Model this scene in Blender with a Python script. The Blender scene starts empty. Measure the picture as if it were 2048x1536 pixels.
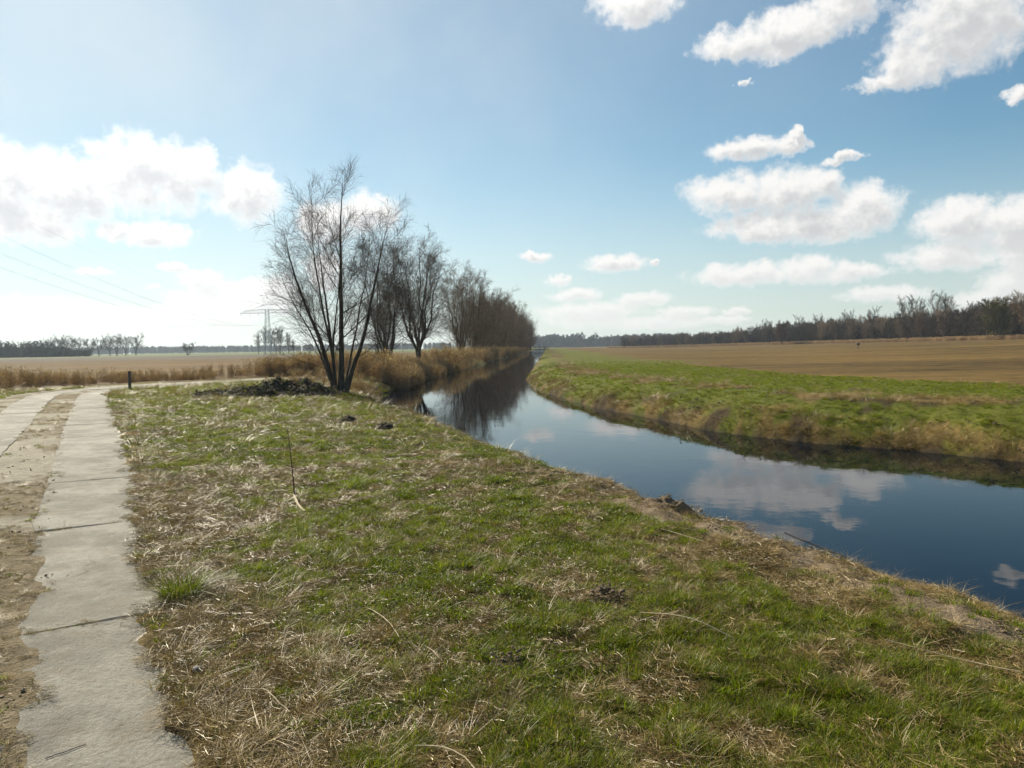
import bpy, math, random
import numpy as np
from mathutils import Vector, Matrix

rad = math.radians
scene = bpy.context.scene
COL = scene.collection

# ------------------------------------------------------------------ camera
EYE = 1.65
PITCH, ROLL = rad(-2.86), rad(0.95)
cam_data = bpy.data.cameras.new('camera')
cam = bpy.data.objects.new('camera', cam_data)
COL.objects.link(cam)
cam_data.sensor_fit = 'HORIZONTAL'
cam_data.sensor_width = 36.0
cam_data.lens = 36.0 * 1480.0 / 2048.0
cam_data.clip_start = 0.05
cam_data.clip_end = 20000
_f = Vector((0, math.cos(PITCH), math.sin(PITCH)))
_r = Vector((1, 0, 0)); _u = _r.cross(_f)
_r2 = _r * math.cos(ROLL) - _u * math.sin(ROLL)
_u2 = _u * math.cos(ROLL) + _r * math.sin(ROLL)
cam.matrix_world = Matrix(((_r2.x, _u2.x, -_f.x, 0), (_r2.y, _u2.y, -_f.y, 0), (_r2.z, _u2.z, -_f.z, EYE), (0, 0, 0, 1)))
scene.camera = cam

# ------------------------------------------------------------------ light, sky, exposure
SUN_AZ, SUN_EL = rad(-40), rad(35)            # azimuth measured from +Y towards +X
SUN_DIR = Vector((math.sin(SUN_AZ) * math.cos(SUN_EL), math.cos(SUN_AZ) * math.cos(SUN_EL), math.sin(SUN_EL)))
SKY_STRENGTH = 0.066
EXPOSURE = 0.885
CLOUD_WHITE = 8.3
sl = bpy.data.lights.new('sun', 'SUN')
sl.energy = 5.0
sl.angle = rad(0.55)
sl.color = (1.0, 0.91, 0.74)
sun = bpy.data.objects.new('sun', sl)
COL.objects.link(sun)
sun.rotation_euler = SUN_DIR.to_track_quat('Z', 'Y').to_euler()
sun.location = (-40, 40, 60)

scene.view_settings.view_transform = 'Standard'
scene.view_settings.look = 'None'
scene.view_settings.exposure = EXPOSURE
scene.view_settings.gamma = 1.0
scene.view_settings.use_curve_mapping = False
scene.cycles.use_denoising = True
scene.cycles.adaptive_threshold = 0.02
scene.cycles.adaptive_min_samples = 16
scene.cycles.max_bounces = 5
scene.cycles.diffuse_bounces = 2
scene.cycles.glossy_bounces = 2
scene.cycles.transparent_max_bounces = 8
scene.cycles.volume_bounces = 0
scene.cycles.caustics_reflective = False
scene.cycles.caustics_refractive = False

# clouds: (azimuth, elevation, half width, half height) in degrees
CLOUDS = [(-34.16, 10.65, 2.09, 2.88), (-30.63, 10.84, 3.68, 2.36), (-25.55, 12.07, 4.35, 2.61), (-22.51, 12.8, 1.79, 1.66), (-32.66, 8.63, 3.26, 1.41), (-19.41, 11.31, 2.65, 1.99), (-25.39, 8.11, 2.5, 0.94), (-27.83, 8.25, 0.9, 0.73), (-29.12, 5.51, 1.03, 0.33), (-24.37, 6.0, 1.12, 0.31), (-22.62, 5.11, 1.57, 0.77), (-25.52, 4.6, 0.56, 0.21), (-32.36, 2.75, 6.05, 1.04), (-25.92, 2.29, 6.85, 1.04), (-21.02, 3.54, 3.69, 1.61), (-17.92, 4.1, 2.44, 1.45), (-13.85, 9.4, 1.99, 1.62), (-10.73, 10.19, 2.22, 1.44), (-13.95, 5.95, 1.45, 1.47), (1.93, 6.84, 1.3, 0.41), (8.02, 6.16, 2.45, 0.64), (10.94, 6.21, 0.37, 0.22), (3.63, 5.0, 0.96, 0.49), (4.96, 3.9, 2.1, 0.49), (10.25, 3.5, 2.24, 0.56), (6.09, 2.66, 4.19, 0.69), (13.2, 2.49, 2.19, 0.41), (16.98, 2.38, 0.99, 0.29), (17.86, 13.84, 2.94, 0.88), (20.41, 13.83, 1.34, 0.66), (20.98, 14.43, 0.5, 0.59), (24.02, 12.55, 1.34, 0.39), (16.46, 10.93, 3.17, 1.47), (20.59, 10.78, 3.02, 1.64), (22.57, 11.11, 1.47, 1.08), (25.3, 9.01, 2.51, 1.84), (19.92, 8.41, 4.91, 1.26), (22.91, 7.85, 3.26, 0.96), (31.11, 7.8, 2.53, 1.66), (33.84, 7.51, 2.12, 1.49), (30.57, 5.59, 3.28, 1.04), (34.65, 5.88, 2.08, 1.55), (17.51, 5.06, 3.85, 0.87), (21.94, 5.12, 2.32, 0.99), (24.54, 4.81, 2.39, 0.69), (26.74, 3.22, 2.77, 0.61), (34.16, 3.57, 2.11, 1.2), (32.56, 2.54, 2.06, 0.78), (9.86, 23.87, 3.12, 1.37), (16.83, 20.73, 2.78, 1.06), (20.9, 21.22, 3.47, 1.26), (19.9, 20.23, 2.35, 0.92), (24.12, 22.18, 2.52, 1.73), (31.23, 19.82, 4.15, 2.95), (28.41, 17.92, 2.5, 1.48), (26.48, 17.03, 1.83, 0.49), (33.99, 14.85, 0.92, 0.52), (17.52, 18.32, 0.62, 0.19), (6.08, 1.97, 3.43, 0.61), (10.61, 1.68, 4.47, 0.53), (15.73, 1.75, 2.15, 0.33)]


class NT:
    """small helper for node trees"""
    def __init__(self, tree):
        self.t = tree; self.n = tree.nodes; self.l = tree.links
    def put(self, sock, v):
        if hasattr(v, 'is_output'):
            self.l.new(v, sock)
        elif v is not None:
            sock.default_value = v
    def math(self, op, a, b=None, c=None, clamp=False):
        n = self.n.new('ShaderNodeMath'); n.operation = op; n.use_clamp = clamp
        for i, v in enumerate((a, b, c)):
            if v is not None: self.put(n.inputs[i], v)
        return n.outputs[0]
    def vec(self, op, a, b=None, c=None):
        n = self.n.new('ShaderNodeVectorMath'); n.operation = op
        for i, v in enumerate((a, b, c)):
            if v is not None: self.put(n.inputs[i], v)
        return n.outputs['Value'] if op in ('DOT_PRODUCT', 'LENGTH') else n.outputs[0]
    def noise(self, vec, scale, detail=4, rough=0.55, out=0, dist=0.0, dims='3D'):
        n = self.n.new('ShaderNodeTexNoise'); n.noise_dimensions = dims
        if vec is not None: self.l.new(vec, n.inputs['Vector'])
        n.inputs['Scale'].default_value = scale; n.inputs['Detail'].default_value = detail
        n.inputs['Roughness'].default_value = rough; n.inputs['Distortion'].default_value = dist
        return n.outputs[out]
    def sstep(self, v, a, b, lo=0.0, hi=1.0):
        n = self.n.new('ShaderNodeMapRange'); n.interpolation_type = 'SMOOTHSTEP'
        self.put(n.inputs[0], v)
        for i, x in enumerate((a, b, lo, hi)): n.inputs[i + 1].default_value = x
        return n.outputs[0]
    def mix(self, f, a, b, blend='MIX'):
        n = self.n.new('ShaderNodeMix'); n.data_type = 'RGBA'; n.blend_type = blend
        self.put(n.inputs[0], f); self.put(n.inputs[6], a); self.put(n.inputs[7], b)
        return n.outputs[2]


world = bpy.data.worlds.new('World')
scene.world = world
world.use_nodes = True
W = NT(world.node_tree); W.n.clear()
sky = W.n.new('ShaderNodeTexSky'); sky.sky_type = 'NISHITA'; sky.sun_disc = False
sky.sun_elevation = SUN_EL; sky.sun_rotation = SUN_AZ
sky.altitude = 0; sky.air_density = 1.0; sky.dust_density = 0.25; sky.ozone_density = 2.0
tc = W.n.new('ShaderNodeTexCoord'); D = tc.outputs['Generated']
sx = W.n.new('ShaderNodeSeparateXYZ'); W.l.new(D, sx.inputs[0])
az = W.math('MULTIPLY', W.math('ARCTAN2', sx.outputs[0], sx.outputs[1]), 57.29578)
el = W.math('MULTIPLY', W.math('ARCSINE', sx.outputs[2]), 57.29578)
cb = W.n.new('ShaderNodeCombineXYZ'); W.l.new(az, cb.inputs[0]); W.l.new(el, cb.inputs[1])
P = cb.outputs[0]
warp = W.vec('SUBTRACT', W.noise(P, 0.55, 5, 0.6, out=1), (0.5, 0.5, 0.5))
amp = W.math('MULTIPLY_ADD', el, 0.11, 0.55, clamp=False)
amp = W.math('MINIMUM', amp, 2.3)
ampv = W.n.new('ShaderNodeCombineXYZ'); W.l.new(amp, ampv.inputs[0]); W.l.new(W.math('MULTIPLY', amp, 0.75), ampv.inputs[1])
Pw = W.vec('ADD', P, W.vec('MULTIPLY', warp, ampv.outputs[0]))
warp2 = W.vec('SUBTRACT', W.noise(P, 2.2, 4, 0.6, out=1), (0.5, 0.5, 0.5))
Pw = W.vec('ADD', Pw, W.vec('MULTIPLY', warp2, (0.7, 0.6, 0)))
def cloud_field(Q, off):
    cur = None
    for (a, e, w, h) in CLOUDS:
        w *= 1.16; h *= 1.17; oe = off * min(h, 1.8)
        q = W.vec('MULTIPLY_ADD', Q, (1 / w, 1 / h, 0), ((-a - oe * .55) / w, (-e + oe) / h, 0))
        d = W.vec('DOT_PRODUCT', q, q)
        cur = d if cur is None else W.math('SMOOTH_MIN', cur, d, 0.3)
    return W.math('SUBTRACT', 1.0, cur)
fb = W.noise(P, 0.75, 9, 0.61)
core = cloud_field(Pw, 0.0)
dens = W.math('ADD', core, W.math('MULTIPLY', W.math('SUBTRACT', fb, 0.5), 1.8))
fb_s = W.noise(W.vec('ADD', P, (-0.3, 0.5, 0)), 0.75, 6, 0.6)
dens_s = W.math('ADD', cloud_field(Pw, 0.75), W.math('MULTIPLY', W.math('SUBTRACT', fb_s, 0.5), 2.2))
# the same kind of broken cumulus goes on all round the sky outside the part in view
pz = W.math('ADD', W.math('MAXIMUM', sx.outputs[2], 0.0), 0.16)
pl = W.n.new('ShaderNodeCombineXYZ')
W.l.new(W.math('DIVIDE', sx.outputs[0], pz), pl.inputs[0]); W.l.new(W.math('DIVIDE', sx.outputs[1], pz), pl.inputs[1])
gen = W.math('MULTIPLY', W.math('SUBTRACT', W.noise(pl.outputs[0], 1.3, 7, 0.6), 0.56), 6.0)
outside = W.math('MAXIMUM', W.sstep(W.math('ABSOLUTE', az), 37.5, 44.0), W.sstep(el, 26.5, 32.0))
dens = W.math('ADD', W.math('MULTIPLY', dens, W.math('SUBTRACT', 1.0, outside)), W.math('MULTIPLY', gen, outside))
dens_s = W.math('ADD', W.math('MULTIPLY', dens_s, W.math('SUBTRACT', 1.0, outside)), W.math('MULTIPLY', gen, W.math('MULTIPLY', outside, 0.6)))
mask = W.sstep(dens, -0.12, 0.85)
low = W.sstep(el, 0.0, 7.0, 0.72, 1.0)
mask = W.math('MULTIPLY', mask, low)
shade = W.sstep(dens_s, 0.0, 1.15)
shade = W.math('MULTIPLY', shade, W.sstep(dens, 0.1, 0.9, 0.2, 0.85))
shade = W.math('MULTIPLY', shade, W.sstep(el, 2.0, 9.0, 0.35, 1.0))
sd = W.vec('DOT_PRODUCT', D, tuple(SUN_DIR))
glow = W.math('POWER', W.math('MAXIMUM', sd, 0.0), 6.0)
bright = W.math('MULTIPLY_ADD', glow, 0.62, 0.95)
ccol = W.mix(shade, (CLOUD_WHITE, CLOUD_WHITE * 0.985, CLOUD_WHITE * 0.96, 1), (CLOUD_WHITE * 0.58, CLOUD_WHITE * 0.60, CLOUD_WHITE * 0.62, 1))
ccol = W.vec('SCALE', ccol)
W.l.new(bright, ccol.node.inputs['Scale'])
# thin veil of high cloud, thicker towards the sun
veil = W.math('MULTIPLY_ADD', W.math('POWER', W.math('MAXIMUM', sd, 0.0), 3.0), 0.52, 0.0)
veil = W.math('MULTIPLY', veil, W.sstep(W.noise(P, 0.09, 4, 0.55), 0.2, 0.8, 0.75, 1.25))
skyc = W.mix(veil, W.vec('MULTIPLY', sky.outputs[0], (0.66, 0.88, 0.85)), (CLOUD_WHITE * 0.95, CLOUD_WHITE * 0.97, CLOUD_WHITE * 0.93, 1))
# pale air low over the horizon
hz_f = W.sstep(el, -2.0, 15.0, 0.80, 0.0)
hz_c = W.vec('SCALE', (CLOUD_WHITE * 0.95, CLOUD_WHITE * 0.98, CLOUD_WHITE * 0.97, 1)[:3])
W.l.new(W.math('MULTIPLY_ADD', W.math('POWER', W.math('MAXIMUM', sd, 0.0), 3.0), 0.45, 0.72), hz_c.node.inputs['Scale'])
skyc = W.mix(hz_f, skyc, hz_c)
final = W.mix(mask, skyc, ccol)
bg = W.n.new('ShaderNodeBackground'); bg.inputs['Strength'].default_value = SKY_STRENGTH
W.l.new(final, bg.inputs['Color'])
wo = W.n.new('ShaderNodeOutputWorld'); W.l.new(bg.outputs[0], wo.inputs[0])
world.cycles.sampling_method = 'MANUAL'
world.cycles.sample_map_resolution = 512

# ------------------------------------------------------------------ numpy helpers
def _hash(ix, iy, seed):
    h = (ix.astype(np.int64) * 374761393 + iy.astype(np.int64) * 668265263 + seed * 1442695041) & 0xFFFFFFFF
    h = ((h ^ (h >> 13)) * 1274126177) & 0xFFFFFFFF
    h = ((h ^ (h >> 16)) * 2246822519) & 0xFFFFFFFF
    return ((h ^ (h >> 15)) & 0xFFFFFF) / float(0xFFFFFF)
def vnoise(x, y, seed=0):
    x = np.asarray(x, float); y = np.asarray(y, float)
    ix = np.floor(x); iy = np.floor(y); fx = x - ix; fy = y - iy
    fx = fx * fx * (3 - 2 * fx); fy = fy * fy * (3 - 2 * fy)
    a = _hash(ix, iy, seed); b = _hash(ix + 1, iy, seed); c = _hash(ix, iy + 1, seed); d = _hash(ix + 1, iy + 1, seed)
    return (a * (1 - fx) + b * fx) * (1 - fy) + (c * (1 - fx) + d * fx) * fy
def fbm(x, y, scale=1.0, oct=4, seed=0, gain=0.5):
    s = 0; a = 1; t = 0; x = np.asarray(x) * scale; y = np.asarray(y) * scale
    for o in range(oct):
        s = s + a * vnoise(x + 17.3 * o, y - 9.1 * o, seed + o); t += a; a *= gain; x = x * 2.03; y = y * 2.03
    return s / t
def ss(v, a, b):
    t = np.clip((v - a) / (b - a), 0, 1); return t * t * (3 - 2 * t)
def lerp(a, b, t): return a + (b - a) * t
def poly_dist(x, y, pts):
    best = np.full(np.shape(x), 1e9)
    for (x0, y0), (x1, y1) in zip(pts[:-1], pts[1:]):
        dx, dy = x1 - x0, y1 - y0; L = dx * dx + dy * dy + 1e-12
        t = np.clip(((x - x0) * dx + (y - y0) * dy) / L, 0, 1)
        best = np.minimum(best, np.hypot(x - x0 - t * dx, y - y0 - t * dy))
    return best
def inside(x, y, pts):
    r = np.zeros(np.shape(x), bool)
    n = len(pts)
    for i in range(n):
        x0, y0 = pts[i]; x1, y1 = pts[(i + 1) % n]
        c = ((y0 > y) != (y1 > y))
        r ^= c & (x < (x1 - x0) * (y - y0) / ((y1 - y0) if y1 != y0 else 1e-12) + x0)
    return r
def catmull(P, n=8):
    P = [np.array(p, float) for p in P]; out = []
    P = [2 * P[0] - P[1]] + P + [2 * P[-1] - P[-2]]
    for i in range(1, len(P) - 2):
        for k in range(n):
            t = k / n
            out.append(0.5 * ((2 * P[i]) + (P[i + 1] - P[i - 1]) * t + (2 * P[i - 1] - 5 * P[i] + 4 * P[i + 1] - P[i + 2]) * t * t + (3 * P[i] - P[i - 1] - 3 * P[i + 1] + P[i + 2]) * t ** 3))
    out.append(P[-2]); return np.array(out)

def mesh_np(name, verts, faces, mats, colors=None, smooth=False, mat_idx=None):
    """faces: (n,k) array or list of such arrays"""
    me = bpy.data.meshes.new(name)
    if isinstance(faces, np.ndarray): faces = [faces]
    faces = [f for f in faces if len(f)]
    verts = np.asarray(verts, np.float32)
    me.vertices.add(len(verts)); me.vertices.foreach_set('co', verts.ravel())
    nl = sum(f.size for f in faces); npoly = sum(len(f) for f in faces)
    me.loops.add(nl); me.polygons.add(npoly)
    me.loops.foreach_set('vertex_index', np.concatenate([f.ravel() for f in faces]).astype(np.int32))
    tot = np.concatenate([np.full(len(f), f.shape[1]) for f in faces]).astype(np.int32)
    me.polygons.foreach_set('loop_start', (np.cumsum(tot) - tot).astype(np.int32))
    if mat_idx is not None: me.polygons.foreach_set('material_index', np.asarray(mat_idx, np.int32))
    me.polygons.foreach_set('use_smooth', np.full(npoly, smooth))
    for m in (mats if isinstance(mats, (list, tuple)) else [mats]): me.materials.append(m)
    if colors is not None:
        at = me.attributes.new('Col', 'FLOAT_COLOR', 'POINT')
        c = np.ones((len(verts), 4), np.float32); c[:, :3] = colors
        at.data.foreach_set('color', c.ravel())
    me.update(calc_edges=True)
    return me
def add(name, me, parent=None, label=None, category=None, group=None, kind=None, loc=None):
    o = bpy.data.objects.new(name, me)
    COL.objects.link(o)
    if parent is not None: o.parent = parent
    if loc is not None: o.location = loc
    for k, v in (('label', label), ('category', category), ('group', group), ('kind', kind)):
        if v: o[k] = v
    return o
class MB:
    """collects boxes, bars and lofted tubes into one mesh"""
    def __init__(self): self.v = []; self.f4 = []; self.f3 = []
    def raw(self, v, f):
        b = len(self.v); self.v += [tuple(p) for p in v]
        for q in f: (self.f4 if len(q) == 4 else self.f3).append([i + b for i in q])
    def bar(self, p0, p1, w, h=None, taper=1.0):
        h = h or w; p0 = Vector(p0); p1 = Vector(p1); d = (p1 - p0).normalized()
        s = d.cross(Vector((0, 0, 1)) if abs(d.z) < 0.9 else Vector((0, 1, 0))).normalized(); t = s.cross(d)
        v = []
        for p, k in ((p0, 1), (p1, taper)):
            for a, b in ((-1, -1), (1, -1), (1, 1), (-1, 1)): v.append(p + s * a * w / 2 * k + t * b * h / 2 * k)
        self.raw(v, [(0, 1, 2, 3), (7, 6, 5, 4)] + [(i, i + 4, (i + 1) % 4 + 4, (i + 1) % 4) for i in range(4)])
    def mesh(self, name, mats, colors=None, smooth=False):
        return mesh_np(name, np.array(self.v), [np.array(self.f4, int).reshape(-1, 4), np.array(self.f3, int).reshape(-1, 3)], mats, colors, smooth)

def tubes(Pt, R, sides):
    """Pt (N,n,3), R (N,n) -> verts, quads"""
    N, n, _ = Pt.shape
    T = np.gradient(Pt, axis=1); T /= np.linalg.norm(T, axis=2, keepdims=True) + 1e-9
    ref = np.zeros((N, 1, 3)); m = np.abs(T[:, :1, 2]) < 0.8
    ref[:, :, 2] = m; ref[:, :, 0] = ~m
    A = np.cross(T, np.broadcast_to(ref, T.shape)); A /= np.linalg.norm(A, axis=2, keepdims=True) + 1e-9
    B = np.cross(T, A)
    ang = np.arange(sides) * 2 * math.pi / sides
    V = Pt[:, :, None, :] + R[:, :, None, None] * (A[:, :, None, :] * np.cos(ang)[None, None, :, None] + B[:, :, None, :] * np.sin(ang)[None, None, :, None])
    idx = np.arange(N * n * sides).reshape(N, n, sides)
    nx = np.roll(idx, -1, axis=2)
    Q = np.stack([idx[:, :-1], nx[:, :-1], nx[:, 1:], idx[:, 1:]], axis=-1).reshape(-1, 4)
    return V.reshape(-1, 3), Q
def join(parts):
    vs, fs, b = [], [], 0
    for v, f in parts:
        vs.append(v); fs.append(f + b); b += len(v)
    return np.concatenate(vs), np.concatenate(fs)

# ------------------------------------------------------------------ materials
def material(name):
    m = bpy.data.materials.new(name); m.use_nodes = True
    t = NT(m.node_tree); t.n.clear()
    out = t.n.new('ShaderNodeOutputMaterial')
    return m, t, out
def principled(t, col, rough=0.8, spec=0.3):
    b = t.n.new('ShaderNodeBsdfPrincipled'); t.put(b.inputs['Base Color'], col)
    t.put(b.inputs['Roughness'], rough); b.inputs['Specular IOR Level'].default_value = spec
    return b
def bump(t, h, strength, dist):
    b = t.n.new('ShaderNodeBump'); b.inputs['Strength'].default_value = strength; b.inputs['Distance'].default_value = dist
    t.l.new(h, b.inputs['Height']); return b.outputs[0]
def mat_vcol(name, transl=0.0, rough=0.7, spec=0.25, var=0.25, sat=0.0):
    m, t, out = material(name)
    a = t.n.new('ShaderNodeAttribute'); a.attribute_name = 'Col'
    oi = t.n.new('ShaderNodeObjectInfo')
    k = t.math('MULTIPLY_ADD', oi.outputs['Random'], 2 * var, 1 - var)
    c = t.vec('SCALE', a.outputs['Color']); t.l.new(k, c.node.inputs['Scale'])
    b = principled(t, c, rough, spec)
    if transl > 0:
        tr = t.n.new('ShaderNodeBsdfTranslucent')
        c2 = t.vec('MULTIPLY', c, (1.15, 1.25, 0.6)); t.l.new(c2, tr.inputs['Color'])
        mx = t.n.new('ShaderNodeMixShader'); mx.inputs[0].default_value = transl
        t.l.new(b.outputs[0], mx.inputs[1]); t.l.new(tr.outputs[0], mx.inputs[2]); t.l.new(mx.outputs[0], out.inputs[0])
    else:
        t.l.new(b.outputs[0], out.inputs[0])
    return m
M_GRASS = mat_vcol('grass_blade', 0.45, 0.45, 0.22, 0.28)
M_STRAW = mat_vcol('straw', 0.15, 0.42, 0.32, 0.28)
M_REED = mat_vcol('dry_reed', 0.18, 0.7, 0.2, 0.3)
M_CLOD = mat_vcol('soil_clod', 0, 0.95, 0.1, 0.2)

def mat_ground():
    m, t, out = material('ground_cover')
    a = t.n.new('ShaderNodeAttribute'); a.attribute_name = 'Col'
    g = t.n.new('ShaderNodeNewGeometry'); pos = g.outputs['Position']
    n1 = t.noise(pos, 9.0, 6, 0.65); n2 = t.noise(pos, 60.0, 3, 0.6); n3 = t.noise(pos, 1.1, 4, 0.6)
    k = t.math('ADD', t.math('MULTIPLY', n1, 0.9), t.math('MULTIPLY', n2, 0.5))
    k = t.math('ADD', k, t.math('MULTIPLY', n3, 0.5))
    k = t.math('ADD', t.math('MULTIPLY', t.math('SUBTRACT', k, 0.95), 1.5), 1.0)
    k = t.math('MAXIMUM', k, 0.25)
    c = t.vec('SCALE', a.outputs['Color']); t.l.new(k, c.node.inputs['Scale'])
    b = principled(t, c, 0.95, 0.1)
    h = t.math('ADD', t.math('MULTIPLY', n1, 1.0), t.math('MULTIPLY', n2, 0.35))
    t.l.new(bump(t, h, 0.9, 0.05), b.inputs['Normal'])
    t.l.new(b.outputs[0], out.inputs[0]); return m
M_GROUND = mat_ground()
def mat_field():
    m, t, out = material('stubble')
    a = t.n.new('ShaderNodeAttribute'); a.attribute_name = 'Col'
    g = t.n.new('ShaderNodeNewGeometry'); pos = g.outputs['Position']
    n1 = t.noise(pos, 0.9, 6, 0.7); n2 = t.noise(t.vec('MULTIPLY', pos, (0.08, 1.0, 1.0)), 0.22, 6, 0.7)
    n3 = t.noise(pos, 0.035, 4, 0.6)
    k = t.math('ADD', t.math('ADD', t.math('MULTIPLY', n1, 0.7), t.math('MULTIPLY', n2, 1.0)), t.math('MULTIPLY', n3, 0.6))
    k = t.math('MAXIMUM', t.math('ADD', t.math('MULTIPLY', t.math('SUBTRACT', k, 1.15), 2.8), 1.0), 0.3)
    c = t.vec('SCALE', a.outputs['Color']); t.l.new(k, c.node.inputs['Scale'])
    b = principled(t, c, 0.95, 0.1)
    t.l.new(bump(t, n1, 0.8, 0.12), b.inputs['Normal'])
    t.l.new(b.outputs[0], out.inputs[0]); return m
M_FIELD = mat_field()
def mat_concrete():
    m, t, out = material('weathered_concrete')
    g = t.n.new('ShaderNodeNewGeometry'); pos = g.outputs['Position']
    oi = t.n.new('ShaderNodeObjectInfo')
    n1 = t.noise(pos, 0.9, 8, 0.72); n2 = t.noise(pos, 38.0, 4, 0.7); n3 = t.noise(pos, 190.0, 2, 0.6); n4 = t.noise(pos, 5.0, 5, 0.7)
    c = t.mix(t.sstep(n1, 0.40, 0.60), (0.130, 0.121, 0.097, 1), (0.262, 0.250, 0.212, 1))
    c = t.mix(t.math('MULTIPLY', t.sstep(n4, 0.48, 0.72), 0.65), c, (0.135, 0.118, 0.085, 1))
    c = t.mix(t.math('MULTIPLY', t.sstep(n2, 0.45, 0.7), 0.6), c, (0.14, 0.125, 0.095, 1))
    c = t.mix(t.math('MULTIPLY', t.sstep(n3, 0.64, 0.72), 0.8), c, (0.62, 0.60, 0.54, 1))
    n5 = t.noise(pos, 2.6, 6, 0.75)
    c = t.mix(t.math('MULTIPLY', t.sstep(n5, 0.52, 0.68), 0.55), c, (0.19, 0.155, 0.10, 1))
    vo = t.n.new('ShaderNodeTexVoronoi'); vo.feature = 'DISTANCE_TO_EDGE'; vo.inputs['Scale'].default_value = 0.55
    wv = t.vec('ADD', pos, t.vec('MULTIPLY', t.noise(pos, 3.0, 4, 0.6, out=1), (0.5, 0.5, 0)))
    t.l.new(wv, vo.inputs['Vector'])
    crack = t.math('MULTIPLY', t.sstep(vo.outputs['Distance'], 0.0, 0.006, 1.0, 0.0), t.sstep(t.noise(pos, 0.6, 2), 0.5, 0.58))
    c = t.mix(t.math('MULTIPLY', crack, 0.75), c, (0.06, 0.05, 0.035, 1))
    k = t.math('MULTIPLY_ADD', oi.outputs['Random'], 0.20, 0.80)
    c = t.vec('SCALE', c); t.l.new(k, c.node.inputs['Scale'])
    b = principled(t, c, 0.85, 0.3)
    h = t.math('ADD', n2, t.math('MULTIPLY', n3, 0.5))
    t.l.new(bump(t, h, 0.9, 0.014), b.inputs['Normal'])
    t.l.new(b.outputs[0], out.inputs[0]); return m
M_CONC = mat_concrete()
def mat_water():
    m, t, out = material('canal_water')
    g = t.n.new('ShaderNodeNewGeometry'); pos = g.outputs['Position']
    n1 = t.noise(pos, 1.6, 3, 0.5); n2 = t.noise(pos, 7.0, 2, 0.5); n3 = t.noise(pos, 0.07, 3, 0.5)
    h = t.math('ADD', n1, t.math('MULTIPLY', n2, 0.16))
    h = t.math('MULTIPLY', h, t.sstep(n3, 0.3, 0.7, 0.35, 1.0))
    b = principled(t, (0.0008, 0.0038, 0.0085, 1), 0.012, 0.5)
    b.inputs['IOR'].default_value = 1.20
    b.inputs['Specular Tint'].default_value = (0.30, 0.55, 0.85, 1)
    t.l.new(bump(t, h, 0.28, 0.010), b.inputs['Normal'])
    t.l.new(b.outputs[0], out.inputs[0]); return m
M_WATER = mat_water()
def mat_bark(name, c0, c1, scale=14.0):
    m, t, out = material(name)
    g = t.n.new('ShaderNodeNewGeometry'); pos = g.outputs['Position']
    oi = t.n.new('ShaderNodeObjectInfo')
    n = t.noise(t.vec('MULTIPLY', pos, (1, 1, 0.25)), scale, 5, 0.7)
    c = t.mix(t.sstep(n, 0.3, 0.7), (*c0, 1), (*c1, 1))
    k = t.math('MULTIPLY_ADD', oi.outputs['Random'], 0.4, 0.8)
    c = t.vec('SCALE', c); t.l.new(k, c.node.inputs['Scale'])
    b = principled(t, c, 0.85, 0.2)
    t.l.new(bump(t, n, 0.8, 0.03), b.inputs['Normal'])
    t.l.new(b.outputs[0], out.inputs[0]); return m
M_BARK = mat_bark('bark', (0.045, 0.038, 0.030), (0.14, 0.12, 0.092))
M_TWIG = mat_bark('twig', (0.075, 0.055, 0.042), (0.13, 0.10, 0.075), 3.0)
M_TWIG_ROW = mat_bark('brown_twig', (0.125, 0.088, 0.054), (0.22, 0.155, 0.098), 1.0)
M_TWIG_WOOD = mat_bark('wood_twig', (0.062, 0.047, 0.035), (0.115, 0.087, 0.062), 0.5)
M_TWIG_GREEN = mat_bark('budding_twig', (0.12, 0.115, 0.035), (0.19, 0.17, 0.06), 0.6)
M_TWIG_RED = mat_bark('reddish_twig', (0.11, 0.055, 0.042), (0.16, 0.085, 0.065), 0.6)
def mat_plain(name, col, rough=0.6, metal=0.0, nscale=8.0, var=0.25):
    m, t, out = material(name)
    g = t.n.new('ShaderNodeNewGeometry')
    n = t.noise(g.outputs['Position'], nscale, 4, 0.6)
    c = t.mix(n, tuple(x * (1 - var) for x in col) + (1,), tuple(x * (1 + var) for x in col) + (1,))
    b = principled(t, c, rough, 0.3); b.inputs['Metallic'].default_value = metal
    t.l.new(b.outputs[0], out.inputs[0]); return m
M_STEEL = mat_plain('galvanised_steel', (0.50, 0.52, 0.55), 0.55, 0.1)
M_WIRE = mat_plain('cable', (0.45, 0.45, 0.46), 0.5, 0.2)
M_GLASS = mat_plain('insulator', (0.20, 0.17, 0.15), 0.3)
M_POST = mat_bark('weathered_post', (0.06, 0.055, 0.05), (0.15, 0.14, 0.125), 20)
M_DARK = mat_plain('tarred_timber', (0.035, 0.033, 0.035), 0.8)
M_PALE = mat_plain('bleached_stalk', (0.42, 0.35, 0.23), 0.7, 0, 40)
M_STONE = mat_plain('stone', (0.11, 0.105, 0.10), 0.85, 0, 30)

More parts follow.
